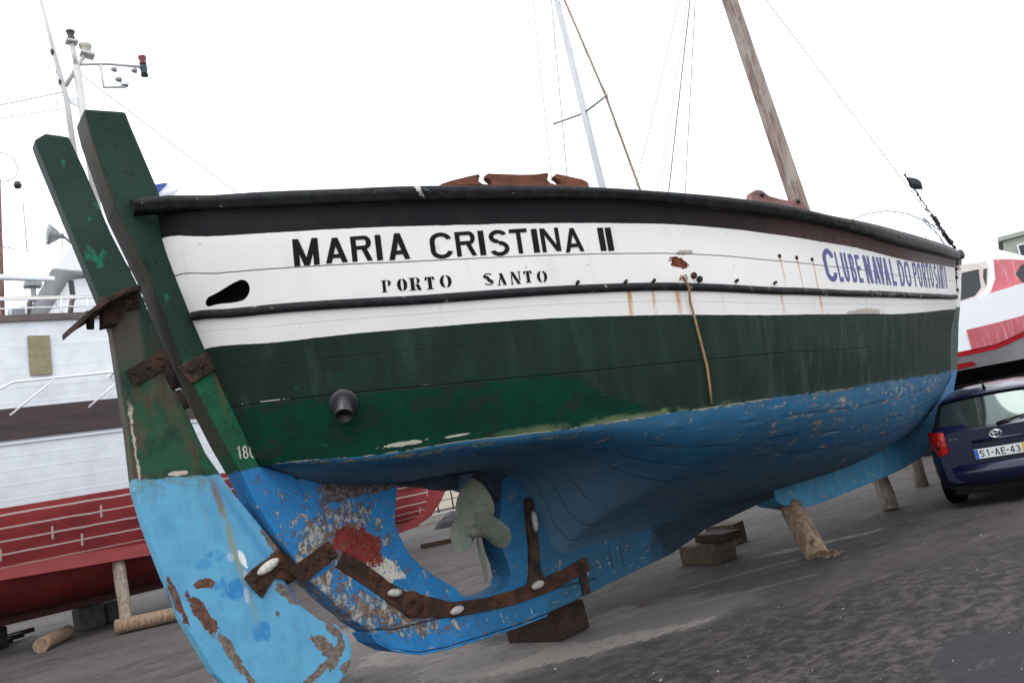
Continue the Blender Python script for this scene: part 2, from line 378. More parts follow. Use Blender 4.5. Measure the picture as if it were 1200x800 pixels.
def rudder_mat():
    g = G('painted_rudder'); X, Y, Z = g.xyz()
    mid = g.noise(6, 5, .62); fine = g.noise(30, 5, .68); big = g.noise(1.8, 4, .6)
    gr = g.mix(g.th(big, .4, .6), (.018, .044, .032), (.015, .034, .027))
    gr = g.mix(g.th(g.noise((6, 6, 3.2), 5, .65, off=(7, 2, 1)), .63, .66)*.8, gr, (.012, .15, .09))
    lower = g.th(Z+(mid-.5)*.6, 2.75, 2.4)
    lo = g.mix(g.th(mid, .42, .62), (.016, .075, .038), (.010, .036, .024))
    lo = g.mix(g.th(g.noise((5, 5, 2.6), 5, .7, off=(1, 2, 9)), .50, .62)*.8, lo, (.075, .062, .042))
    gr = g.mix(lower, gr, lo)
    gr = g.mix(g.th(g.noise((14, 14, 1.6), 5, .7, off=(3, 5, 2)), .52, .64)*g.th(Z, 3.0, 2.7)*.75, gr, (.060, .030, .020))
    # brown weathering along the after edge, with a bare crack
    edge = X+1.635+(Z-2.4)*-.0
    gr = g.mix(g.th(X+(fine-.5)*.05, -1.545, -1.60)*g.th(Z, 3.1, 2.8)*g.th(g.noise((9, 9, 2), 5, .7), .38, .6)*.7, gr, (.075, .052, .036))
    gr = g.mix(g.th(X-(-1.52+(3.-Z)*0), .09, .02)*g.th(Z, 3.02, 2.95)*g.th(Z, 2.5, 2.75)*g.th((X+1.56).abs(), .12, .07)*.6, gr, (.13, .10, .085))
    cr = g.th((X+1.60+(g.noise((9, 9, 9), 5, .75)-.5)*.10).abs(), .011, .004)*g.th(g.noise((6, 6, 14), 4, .7, off=(1, 7, 7)), .40, .48)*g.th(Z, 1.75, 1.8)*g.th(Z, 2.42, 2.3)
    gr = g.mix(cr, gr, (.45, .36, .30))
    bl = g.mix(g.th(mid, .35, .65), (.115, .355, .53), (.095, .30, .47))
    bl = g.mix(g.th(g.noise((9, 9, 2), 4, .6), .45, .7)*.35, bl, (.13, .42, .62))
    # deeper blue touch-ups and whitish rubs
    for c_, r_, am in (((-1.085, 1.09), (.155, .070), .95), ((-.975, .79), (.062, .062), .9), ((-1.20, 1.33), (.05, .055), .8), ((-1.28, 1.29), (.06, .03), .5)):
        d = g.ell(X, Z, c_, r_, -.1)+(g.noise((12, 12, 12), 4, .6, off=(c_[0], 3, 1))-.5)*2.4
        bl = g.mix(g.th(d, 1.2, .6)*am*g.th(g.noise((26, 26, 5), 4, .7, off=(4, 4, 4)), .34, .5), bl, (.028, .20, .46))
    for c_, r_ in (((-1.11, 1.30), (.026, .032)), ((-1.035, 1.17), (.018, .03)), ((-1.045, 1.04), (.018, .055))):
        d = g.ell(X, Z, c_, r_, 0)+(g.noise((20, 20, 20), 4, .6)-.5)*.9
        bl = g.mix(g.th(d, 1.1, .7)*.6, bl, (.45, .52, .66))
    # paint lost to bare wood
    for c_, r_, a_ in (((-1.335, .985), (.05, .19), .45), ((-1.19, .70), (.035, .19), .38), ((-1.10, .52), (.02, .12), .4), ((-.50, .50), (.13, .045), .9), ((-.62, .44), (.12, .03), .5), ((-.49, .66), (.035, .12), .62), ((-.755, .97), (.05, .16), .75), ((-.80, 1.30), (.035, .20), .55), ((-1.30, 1.17), (.085, .035), -.1), ((-.86, .87), (.018, .025), 0), ((-.44, .40), (.05, .05), 0), ((-.58, .58), (.05, .14), .7), ((-.70, .40), (.10, .03), .3), ((-1.47, 1.10), (.02, .20), .25)):
        d = g.ell(X, Z, c_, (r_[0]*.85, r_[1]*.85), a_)+(g.noise((17, 17, 12), 7, .78, off=(c_[0]*3, 1, 7))-.5)*2.6
        w = (.15, .07, .05) if c_[0] < -1.25 else (.20, .155, .13)
        bl = g.mix(g.th(d, 1.0, .965), bl, g.mix(g.th(fine, .4, .6), w, tuple(q*.55 for q in w)))
    d = g.ell(X, Z, (-1.035, 1.265), (.020, .065), .25)+(g.noise((20, 20, 20), 5, .75)-.5)*2.2
    bl = g.mix(g.th(d, 1., .95), bl, (.75, .75, .78))
    # rust run down the blade
    rx = X-(-1.165+(g.noise((3, 3, 3), 3)-.5)*.04+(1.85-Z)*.165+(Z-1.85)*(Z-1.85)*.0)
    r = g.th((rx+(fine-.5)*.03).abs(), .034, .004)*g.th(Z, .45, 1.3)*g.th(Z, 1.86, 1.78)
    bl = g.mix(r*g.th(Z, .2, 1.5)*g.th(g.noise((30, 30, 3), 5, .75), .30, .55)*.85, bl, g.mix(g.th(Z, 1.4, 1.75), (.27, .27, .12), (.20, .095, .03)))
    bl = g.mix(g.th(g.noise((22, 22, 1.4), 4, .7, off=(2, 2, 2)), .55, .72)*.35, bl, (.16, .27, .30))
    bl = g.mix(g.th(g.noise((16, 16, 16), 6, .75, off=(9, 1, 2)), .68, .71)*.6, bl, (.10, .14, .16))
    bl = g.mix(g.th(Z+(g.noise((9, 9, 5), 5, .7)-.5)*.3, 1.70, 1.83)*g.th(fine+(mid-.5)*.6, .42, .56)*.6, bl, (.14, .20, .16))
    bl = g.mix(g.th(X, -1.3, -1.0)*g.th(Z, .8, .9)*g.th((X+.70+(Z-.9)*.5).abs(), .05, 0)*.35, bl, (.02, .15, .40))
    c = g.mix(g.th(Z+X*.10+(g.noise(14, 4)-.5)*.05, 1.735, 1.722), gr, bl)
    c = g.mix(g.th(g.ell(X, Z, (-1.36, 1.89), (.07, .016), -.05)+(g.noise((18, 18, 18), 4, .7)-.5)*1.5, 1., .95), c, (.50, .42, .35))
    nrm = g.n('ShaderNodeNewGeometry'); sp = g.n('ShaderNodeSeparateXYZ'); g.t.links.new(nrm.outputs['True Normal'], sp.inputs[0])
    MAT['rudder'] = g.done(c, .55, fine*.5+mid*.8, .005, 0., .16)
rudder_mat()

def foot_mat():
    g = G('painted_forefoot'); X, Y, Z = g.xyz(); mid = g.noise(6, 5, .62)
    bl = g.mix(g.th(mid, .35, .65), (.065, .255, .42), (.048, .20, .34))
    f = g.th(g.noise((7, 7, 13), 6, .74, off=(5, 1, 1)), .585, .62)
    bl = g.mix(g.th(Z, .9, 1.25), bl, (.028, .125, .26)); bl = g.mix(f*.85, bl, (.34, .31, .25))
    up = g.mix(g.th(mid, .4, .6), (.03, .052, .043), (.05, .075, .06))
    c = g.mix(g.th(Z, 1.60, 1.62), bl, up)
    wh = g.mix(g.th(g.noise((10, 10, 4), 4, .7), .5, .6), (.72, .70, .68), (.30, .20, .17))
    c = g.mix(g.th(Z, 2.53, 2.55), c, wh); c = g.mix(g.th(Z, 3.2, 3.22), c, (.10, .09, .09))
    MAT['forefoot'] = g.done(c, .6, g.noise(30, 4)*.5-f*.5, .005, 0., .3)
foot_mat()

def wood(name, a, b, dark=(.03, .02, .015), axis=(4, 4, 40), bump=.006):
    g = G(name); gr = g.noise(axis, 5, .6); m = g.noise(5, 5, .6)
    c = g.mix(g.th(gr, .35, .65), a, b); c = g.mix(g.th(m, .58, .72)*.7, c, dark)
    MAT[name] = g.done(c, .8, gr, bump, 0., .2)
wood('log_wood', (.27, .19, .13), (.16, .10, .065), axis=(28, 28, 2.5))
wood('pale_log_wood', (.37, .27, .19), (.20, .13, .085), axis=(24, 24, 2.))
wood('grey_log_wood', (.30, .255, .21), (.17, .13, .10), axis=(28, 28, 2.5))
wood('varnished_wood', (.17, .062, .036), (.105, .040, .026), axis=(3, 20, 20), bump=.002)
wood('pinkish_wood', (.24, .135, .12), (.17, .09, .08), axis=(5, 20, 20), bump=.002)
wood('block_wood', (.10, .075, .055), (.055, .040, .030), axis=(4, 30, 30))
wood('soaked_block_wood', (.050, .028, .020), (.022, .015, .012), axis=(4, 30, 30))
def mastmat():
    g = G('weathered_mast'); gr = g.noise((26, 26, 1.0), 5, .62); m = g.noise((6, 6, 1.5), 5, .65, off=(0, 3, 0))
    c = g.mix(g.th(gr, .4, .6), (.30, .235, .205), (.20, .135, .115)); c = g.mix(g.th(m,   .50, .58)*.6, c, (.40, .365, .325))
    c = g.mix(g.th(g.noise((12, 12, 1.5), 5, .7, off=(4, 3, 0)), .64, .67), c, (.11, .05, .035))
    MAT['mast'] = g.done(c, .75, gr, .004, 0., .3)
mastmat()
def caprail():
    g = G('black_cap_rail'); X, Y, Z = g.xyz(); m = g.noise(12, 5, .65)
    c = g.mix(g.th(m, .4, .65), (.014, .015, .017), (.026, .029, .029))
    c = g.mix(g.th(X+(m-.5)*3, 3.5, 6.)*g.th(m, .35, .5)*.7, c, (.10, .10, .095))
    c = g.mix(g.th(g.noise((5, 25, 25), 5, .7, off=(5, 0, 1)), .66, .70)*.8, c, (.28, .32, .29))
    d = g.ell(X, Z, (.02, 3.42), (.016, .08), .35)+(g.noise(40, 4, .7)-.5)*2.4
    c = g.mix(g.th(d, 1, .9)*.8, c, (.55, .55, .53))
    MAT['cap'] = g.done(c, .6, m, .004, 0., .14)
caprail()
def strake():
    g = G('rub_strake'); X, Y, Z = g.xyz(); m = g.noise(14, 5, .65)
    c = g.mix(g.th(m, .4, .6), (.012, .012, .015), (.022, .022, .024)); c = g.mix(g.th(m+g.th(X, 1.5, 6)*.06, .62, .67)*.8, c, (.30, .27, .22))
    MAT['strake'] = g.done(c, .65, m, .004, 0., .15)
strake()
def bronze():
    g = G('weathered_bronze'); m = g.noise(9, 5, .65); n2 = g.noise(40, 5, .7)
    c = g.mix(g.th(m, .4, .62), (.19, .225, .18), (.26, .265, .205)); c = g.mix(g.th(n2, .52, .68)*.6, c, (.12, .115, .08)); c = g.mix(g.th(g.noise(13, 5, .7, off=(2, 5, 5)), .56, .68)*.5, c, (.24, .13, .07))
    MAT['bronze'] = g.done(c, .65, n2, .003, .12, .4)
bronze()
simple('zinc', (.52, .49, .45), .55, .45, 30, bump=.006, spec=.3)
simple('pipe_black', (.022, .022, .026), .35, .3, 12)
simple('letter_black', (.008, .009, .009), .6, .2, 20, spec=.12)
def violet():
    g = G('letter_violet'); X, Y, Z = g.xyz()
    c = g.mix(g.th(g.noise(25, 4, .7), .45, .6), (.028, .030, .20), (.052, .042, .23))
    c = g.mix(g.th(X+(g.noise(12, 5, .7)-.5)*1.8, 7.9, 9.2)*.45, c, (.45, .43, .58))
    MAT['letter_violet'] = g.done(c, .5)
violet()
simple('numeral_white', (.60, .58, .50), .6, .4, 60)
simple('dark_void', (.006, .006, .007), .9, .1)
simple('wire', (.30, .31, .33), .5, .2)
simple('thin_wire', (.30, .31, .33), .5, .1)
simple('dark_rope', (.035, .030, .034), .8, .3, 40, bump=.004)
simple('tan_rope', (.38, .22, .10), .7, .35, 20, bump=.003)
simple('faded_cord', (.33, .25, .16), .7, .35, 6)
simple('pennant_cloth', (.012, .018, .020), .8, .2)
simple('deck_grey', (.16, .15, .13), .8, .2, 3)
simple('mast_paint', (.47, .48, .50), .4, .12, 3)
simple('boat_white', (.78, .80, .83), .45, .06, 1.2)
simple('mast_white', (.56, .54, .53), .5, .15, 5)
simple('boat_cream', (.55, .50, .42), .6, .2, 3)
simple('grey_metal', (.30, .32, .33), .45, .25, 8, metal=.3)
simple('lamp_glass', (.20, .25, .25), .15, .2, 3)
simple('lamp_black', (.02, .018, .02), .4, .2)
simple('lamp_red', (.14, .008, .015), .35, .2)
simple('lamp_green', (.006, .03, .04), .35, .2)
simple('brown_trim', (.115, .088, .080), .6, .35, 4)
simple('sun_orange', (.62, .55, .50), .5, .2)
simple('tape_tan', (.26, .225, .13), .6, .25, 14)
simple('black_frame', (.012, .012, .014), .5, .2)
simple('flag_blue', (.035, .07, .30), .6, .1)
simple('stone_block', (.17, .15, .125), .9, .4, 8, bump=.01)
simple('dark_stone', (.055, .052, .048), .9, .4, 8, bump=.01)
simple('quay_concrete', (.30, .275, .245), .9, .25, 1.5, bump=.004)
simple('cream_wall', (.58, .52, .43), .9, .2, 1.0)
simple('facade_green', (.33, .36, .31), .85, .15, .6)
simple('window_dark', (.015, .018, .02), .12, .2)
simple('rubber', (.008, .008, .008), .9, .2, spec=.08)
simple('chrome', (.75, .75, .76), .18, .05, metal=.9)
simple('plate_white', (.72, .74, .74), .4, .05)
simple('plate_blue', (.03, .12, .45), .4, .05)
simple('plate_yellow', (.62, .46, .05), .4, .05)
HEAD0 = radians(50.9)
simple('grit', (.34, .32, .29), .9, .5, 20)
simple('underbody', (.009, .009, .011), .9, .3, spec=.1)
simple('grey_antifoul', (.46, .46, .48), .55, .12, 3)

def big_boat_mat():
    """red bottom with filled seams, white topsides; UV v = level 0 keel .. 3 cap"""
    g = G('trawler_planking'); X, Y, Z = g.xyz(); u, v = g.uv()
    m = g.noise(3, 5, .6)
    wh = g.mix(g.th(m, .4, .65), (.70, .73, .77), (.63, .655, .69))
    s = g.th((((Z+.02)/.29).frac()-.5).abs(), .025, .008)*.14
    wh = g.mix(s, wh, (.25, .25, .28))
    rd = g.mix(g.th(g.noise((1.5, 1.5, 3), 5, .6), .35, .65), (.30, .032, .032), (.215, .024, .026))
    wv = (g.noise((3, 3, 3), 3)-.5)*.03
    row = ((v+wv)*5.0)
    ln = g.th((row.frac()-.5).abs(), .085, .055)
    keep = g.th(g.noise((.45, .45, 9), 3, .5, off=(3, 1, 0)), .34, .38)
    ln = ln*keep
    # short vertical butts
    bt = g.th(((X/1.3+row.floor()*.37).frac()-.5).abs(), .018, .010)*g.th(g.noise((.9, .9, .9), 2, off=(7, 7, 7)), .56, .60)
    rd = g.mix(ln.max(bt)*g.th(v, .06, .14).max(g.th(X, 5., 6.))*.85, rd, (.60, .52, .47))
    c = g.mix(g.th(v+(g.noise(8, 3)-.5)*.012, 1., 1.006), rd, wh)
    MAT['trawler'] = g.done(c, .55, ln*.5+s*-1., .004)
big_boat_mat()
def redband():
    g = G('red_lead_paint'); n = g.noise((2, 2, 6), 5, .6)
    MAT['red_band'] = g.done(g.mix(g.th(n, .35, .65), (.26, .030, .030), (.20, .024, .025)), .6)
    g = G('dark_red_bottom'); n = g.noise((2, 2, 6), 5, .6)
    MAT['dark_red'] = g.done(g.mix(g.th(n, .35, .65), (.11, .012, .016), (.07, .010, .012)), .7)
    g = G('trawler_keel_paint'); n = g.noise((2, 2, 6), 5, .6); X, Y, Z = g.xyz()
    MAT['trawler_keel'] = g.done(g.mix(g.th(X, 4, 6.5), g.mix(n, (.075, .010, .013), (.05, .008, .010)), g.mix(g.th(n, .35, .65), (.29, .034, .034), (.22, .026, .028))), .6)  # red kept bright at the bow, darkened elsewhere as painted shade beneath the hull
    g = G('brown_wale'); n = g.noise((1, 1, 9), 5, .6)
    MAT['wale'] = g.done(g.mix(g.th(n, .35, .65), (.055, .030, .030), (.032, .020, .022)), .6)
redband()

def ground_mat():
    g = G('worn_asphalt'); X, Y, Z = g.xyz()
    a = radians(20)
    base = g.noise((.35, .9, 1), 8, .68); mott = g.noise((3.5, 5, 1), 8, .76, off=(3, 2, 0)); fine = g.noise(60, 4, .7); grit = g.noise(190, 2, .6)
    c = g.mix(g.th(base, .36, .60), (.036, .0315, .031), (.070, .061, .058))
    c = g.mix(g.th(mott, .40, .60)*.6, c, (.092, .081, .077))
    # darker wet-looking mottling in the near right part
    near = g.th(Y*.75+X*.25+(base-.5)*1.5, .15, -1.0)
    wet = g.th(g.noise((8, 10, 1), 6, .72, off=(1, 1, 0)), .43, .56)
    c = g.mix(near*wet*.85, c, (.020, .0175, .017))
    pud = g.ell(X, Y, (1.75, -3.4), (.55, .33), .5)+(g.noise((3, 3, 3), 4)-.5)*.6
    c = g.mix(g.th(pud, 1.1, .95)*.8, c, (.030, .030, .037))
    worn = g.seg(X, Y, (.55, .35), (2.6, -.45), .1)+(g.noise((1.6, 2.4, 1), 8, .74, off=(3, 9, 0))-.5)*1.5
    c = g.mix(g.th(worn, .85, .35)*.9, c, g.mix(g.th(fine, .4, .6), (.215, .196, .182), (.145, .131, .122)))
    worn2 = g.seg(X, Y, (.9, .8), (.6, 3.2), .1)+(g.noise((2.2, 2.4, 1), 8, .74, off=(3, 1, 0))-.5)*1.5
    c = g.mix(g.th(worn2, .8, .35)*.65, c, (.165, .15, .14))
    c = g.mix(g.th(g.ell(X, Y, (2.5, .35), (.55, .22), -.3)+(g.noise((4, 4, 1), 5, .7)-.5)*1.2, 1.05, .7)*.5, c, (.085, .055, .04))
    # pale dust patches and washed-out streaks
    st = g.th(g.noise((1.3, 4., 1), 6, .72, off=(5, 3, 0)), .55, .66)
    c = g.mix(st*.4, c, (.15, .13, .115))
    for cc, rr, an, am, ns in (((1.35, -.33), (1.15, .22), -.58, .85, 1.3), ((1.0, .35), (.55, .75), .4, .75, 1.2), ((5.3, .0), (.85, .10), -.55, .7, 1.9), ((2.35, .25), (.35, .30), .3, .45, 1.2), ((.95, 1.5), (.4, .7), .3, .55, 1.3), ((4.3, -.15), (1.0, .05), -.35, .4, 1.8), ((3.1, -.55), (.9, .05), -.5, .35, 1.8), ((1.0, 3.6), (1.3, .5), .2, .35, 1.3)):
        d = g.ell(X, Y, cc, rr, an)+(g.noise((2.6, 6.5, 1), 6, .7, off=(cc[0], cc[1], 0))-.5)*ns*1.6
        c = g.mix(g.th(d+(g.noise((9, 13, 1), 5, .7, off=(cc[1], cc[0], 0))-.5)*.9, 1.05, .80)*g.th(g.noise((7, 9, 1), 6, .75, off=(cc[0]*3, 2, 0)), .30, .52)*am, c, (.30, .27, .24))
    c = g.mix(g.th(fine, .56, .70)*.40, c, (.17, .155, .142)); c = g.mix(g.th(g.noise(24, 5, .75, off=(4, 1, 1)), .54, .62)*.35, c, (.028, .024, .023))
    c = g.mix(g.th(g.noise(38, 2, .5, off=(2, 1, 1)), .765, .79)*.9, c, (.42, .40, .38))
    c = g.mix(g.th(g.noise(70, 3, .6, off=(2, 8, 1)), .35, .28)*.5, c, (.02, .018, .018))
    # cracks / joints
    for p, q in (((-6, 3.45), (14, 7.2)), ((-6, 5.6), (16, 9.6)), ((3.3, -.2), (6.4, -1.4)), ((-8, 12.2), (18, 12.6))):
        d = g.seg(X, Y, p, q, .01)+(g.noise((1.2, 1.2, 1), 4)-.5)*.25
        c = g.mix(g.th(d.abs(), .022, .008)*.7, c, (.02, .018, .018))
    far = g.th(Y, 20, 26)
    c = g.mix(far*.35, c, (.12, .105, .097))
    rough = .85-near*wet*.12
    MAT['ground'] = g.done(c, rough, fine*.6+grit*.6+mott*.6, .006, 0., .2)
ground_mat()

# ------------------------------------------------------------------ setting
gm = MB(); gm.add([(-150, -150, 0), (350, -150, 0), (350, 350, 0), (-150, 350, 0)], [(0, 1, 2, 3)])
setp(gm.build('ground', 'ground'), kind='structure')

# ------------------------------------------------------------------ the green, white and blue wooden boat
LV = [(-1.279, 11.02, 1.9, 0.62, 1.55, [(0, 3.733), (0.0161, 3.614), (0.0362, 3.553), (0.0727, 3.476), (0.1006, 3.44), (0.1351, 3.396), (0.1785, 3.355), (0.2107, 3.323), (0.2595, 3.275), (0.3101, 3.235), (0.3721, 3.183), (0.4461, 3.138), (0.5573, 3.139), (0.6767, 3.173), (0.8324, 3.283), (1, 3.45)]),
 (-1.291, 10.98, 1.88, 0.62, 1.55, [(0, 3.641), (0.0162, 3.523), (0.0361, 3.45), (0.0727, 3.379), (0.1048, 3.335), (0.1492, 3.287), (0.1894, 3.257), (0.235, 3.22), (0.2879, 3.155), (0.3535, 3.099), (0.4197, 3.057), (0.4785, 3.03), (0.5841, 2.992), (0.7961, 3.091), (1, 3.31)]),
 (-1.282, 10.85, 1.86, 0.62, 1.55, [(0, 3.452), (0.0144, 3.351), (0.0345, 3.289), (0.0713, 3.221), (0.112, 3.166), (0.1481, 3.127), (0.2106, 3.075), (0.2602, 3.043), (0.3034, 3.006), (0.3618, 2.95), (0.4277, 2.908), (0.4809, 2.892), (0.5883, 2.857), (0.8346, 3.007), (1, 3.19)]),
 (-1.166, 10.6, 1.84, 0.63, 1.55, [(0, 2.903), (0.0135, 2.839), (0.0324, 2.797), (0.0801, 2.712), (0.101, 2.684), (0.1372, 2.653), (0.1884, 2.616), (0.2488, 2.571), (0.2839, 2.536), (0.3608, 2.467), (0.466, 2.439), (0.5976, 2.459), (0.8329, 2.575), (1, 2.72)]),
 (-1.107, 10.45, 1.82, 0.64, 1.55, [(0, 2.674), (0.0256, 2.593), (0.0556, 2.552), (0.0967, 2.505), (0.1429, 2.463), (0.1957, 2.412), (0.2449, 2.364), (0.2801, 2.329), (0.3576, 2.271), (0.4635, 2.25), (0.5431, 2.25), (0.6648, 2.294), (0.8247, 2.397), (1, 2.52)]),
 (-0.988, 10.1, 1.78, 0.68, 1.55, [(0, 2.261), (0.0199, 2.223), (0.0467, 2.186), (0.1067, 2.112), (0.1893, 2.042), (0.2535, 2.008), (0.3356, 1.974), (0.4645, 1.934), (0.549, 1.949), (0.8748, 2.128), (1, 2.2)]),
 (-0.868, 9.75, 1.7, 0.74, 1.55, [(0, 1.846), (0.0158, 1.824), (0.0587, 1.755), (0.1001, 1.739), (0.1298, 1.708), (0.1852, 1.678), (0.2514, 1.654), (0.3365, 1.631), (0.4729, 1.602), (0.6209, 1.599), (0.8433, 1.59), (1, 1.62)])]
LVZ = [pchip([t[0] for t in l[5]], [t[1] for t in l[5]]) for l in LV]
def lvp(k, u):
    xs, xe, B, ps, pb, _ = LV[k]; m = .37
    u = min(max(u, 0), 1)
    b = .12+(B-.12)*(max(0, 1-(1-u/m)**2))**ps if u < m else B*(1-((u-m)/(1-m))**pb)
    return V((xs+(xe-xs)*u, -b, LVZ[k](u)))
RB = [(0, -.84, 1.86, 0, .1, 0), (.04, -.45, 1.66, .05, .4, .02), (.10, .16, 1.56, .10, .5, 0), (.16, .85, 1.54, .15, .45, 0), (.20, 1.24, 1.42, .25, .40, .05),
      (.235, 1.40, 1.15, .42, .25, .20), (.27, 1.45, .87, .50, .20, .34), (.31, 1.60, .66, .56, .19, .46), (.38, 2.3, .68, .60, .24, .38), (.44, 3.2, .70, .65, .34, .22), (.5, 4.2, .71, .68, .44, .08),
      (.6, 5.5, .75, .66, .52, 0), (.7, 6.6, .82, .58, .45, 0), (.8, 7.6, .93, .46, .35, 0), (.9, 8.5, 1.15, .28, .25, 0), (1.0, 9.75, 1.62, 0, 0, 0)]
RBF = [pchip([r[0] for r in RB], [r[i] for r in RB]) for i in range(1, 6)]
def side(u, v):
    """starboard surface point at fraction u along, level v (1..7)"""
    if v <= 6:
        k = min(int(v), 5); P = [lvp(j, u) for j in range(7)]
        return V([pchip(list(range(7)), [p[i] for p in P])(v) for i in range(3)])
    t = v-6; p0 = lvp(6, u); x3, z3, dz, yf, dz2 = [f(u) for f in RBF]
    b = -p0.y; p3 = V((x3, -min(.10, b), z3))
    p1 = V((lerp(p0.x, x3, .15), -b*1.0, p0.z-dz)); p2 = V((lerp(p0.x, x3, .8), -max(b*yf, min(.1, b)), z3+dz2))
    return p0*(1-t)**3+p1*3*t*(1-t)**2+p2*3*t*t*(1-t)+p3*t**3
boat = thing('wooden_boat', (0, 0, 0), 'large old green, white and blue wooden sailing boat propped on blocks, lettered on its side', 'boat')
NU = 200
US = [0.55*(1-cos(pi*i/NU))/2+.45*(i/NU)**1.5 for i in range(NU+1)]
VS = [1+.2*i for i in range(26)]+[6+i/22 for i in range(1, 23)]
hull = MB(); rows = [[side(u, v) for v in VS] for u in US]; nv = len(VS)
hull.quadstrip(rows)
for i, u in enumerate(US):
    for k, v in enumerate(VS): hull.uv[i*nv+k] = (rows[i][k].x, v)
off = len(hull.v)
hull.quadstrip([[V((p.x, -p.y, p.z)) for p in r] for r in rows])
for i in range(off): hull.uv[i+off] = hull.uv[i]
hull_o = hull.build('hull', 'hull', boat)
starb = BVHTree.FromPolygons([tuple(p) for r in rows for p in r], [(i*nv+k, i*nv+k+1, (i+1)*nv+k+1, (i+1)*nv+k) for i in range(NU) for k in range(nv-1)])
def onhull(x, z, eps=.003):
    h, n, _, _ = starb.ray_cast(V((x, -6, z)), V((0, 1, 0)))
    if h is None: return V((x, 0, z)), V((0, -1, 0))
    if n.y > 0: n = -n
    return h+n*eps, n
# near-black sheet behind the mooring hole, its colour standing for shade inside
mb = MB(); mb.quadstrip([[V((p.x+.10, min(-.02, p.y+.16), p.z)) for p in (side(u, 2.1), side(u, 2.6), side(u, 3.3))] for u in [.001+i*.012 for i in range(14)]])
mb.build('hole_shade_sheet', 'dark_void', boat)
# deck
mb = MB(); mb.quadstrip([[V((side(u, 1.9).x, s*max(0, -side(u, 1.9).y-.01), side(u, 1.95).z-.02)) for s in (1, .5, 0, -.5, -1)] for u in [i/60 for i in range(1, 60)]])
mb.build('deck', 'deck_grey', boat)
# cap rail: a moulded strip that overhangs the bulwark
def caprow(u, sgn):
    a = lvp(0, u); b = lvp(1, u)
    d = lvp(0, min(1, u+.002))-lvp(0, max(0, u-.002)); d.z = 0; d.normalize(); n = V((d.y, -d.x, 0))
    if n.y > 0: n = -n
    h = max(.05, a.z-b.z)
    prof = [(-.13, .0), (.035, .0), (.052, -.012), (.055, -h*.55), (.045, -h*.62), (.048, -h*.93), (.02, -h), (-.13, -h)]
    out = []
    for o, z in prof:
        p = V((a.x, a.y, a.z))+n*o+V((0, 0, z)); p.y = min(p.y, -.0)
        out.append(V((p.x, p.y*sgn, p.z)))
    return out
CU = [0.003+.994*((1-cos(pi*i/110))/2*.6+.4*i/110) for i in range(111)]
mb = MB()
for s in (1, -1):
    rr = [caprow(u, s) for u in CU if u > .016]
    e0 = [V((-1.455+(.0 if i < 4 else .008), s*(-.205+[.09, .0, -.012, -.015, -.008, -.01, .01, .09][i]), 3.705+[0, 0, -.012, -.045, -.052, -.08, -.088, -.088][i])) for i in range(8)]
    e1 = [p.lerp(q_, .45)+V((0, -s*.03, 0)) for p, q_ in zip(e0, rr[0])]
    mb.quadstrip([e0, e1]+rr, True, True); mb.add(e0, [tuple(range(8))])
mb.lathe((10.93, 0, 3.32), (0, 0, 1), [(0, .01), (0, .13), (.03, .145), (.10, .145), (.135, .13), (.135, .01)], 20)
mb.build('cap_rail', 'cap', boat)
# rub strake
def strakerow(u, sgn, v=3.0, w=.032, o=.03):
    out = []
    for k in range(8):
        a = 2*pi*k/8+pi/8
        p = side(u, v); q, n = onhull(p.x, p.z, 0)
        out.append(V((p.x+n.x*o*cos(a), sgn*(p.y+n.y*(o*cos(a))), p.z+w*sin(a))))
    return out
SU = [.0005+.9905*i/120*(.35+.65*i/120) for i in range(121)]
for s in (1, -1):
    MB().quadstrip([strakerow(u, s) for u in SU], True, True).build('rub_strake', 'strake', boat)
mb = MB(); mb.quadstrip([strakerow(u, 1, 2.93, .014, .018) for u in [.50+.47*i/40 for i in range(41)]], True, True); mb.build('guard_batten', 'strake', boat)
# stem batten
mb = MB()
mb.tube([side(.985, v)+V((0, -.008, 0)) for v in (1.0, 1.5, 2, 2.5, 3.0)], .016, 6)
mb.build('stem_batten', 'black_frame', boat)
for v_ in (1.6, 2.1, 2.4, 2.75):
    p = side(.985, v_); MB().lathe(p+V((-.0, -.0, 0)), (-.4, -1, 0), [(0, .03), (.03, .03), (.035, .0)], 8).build('bolt', 'dark_rusted_iron', boat)

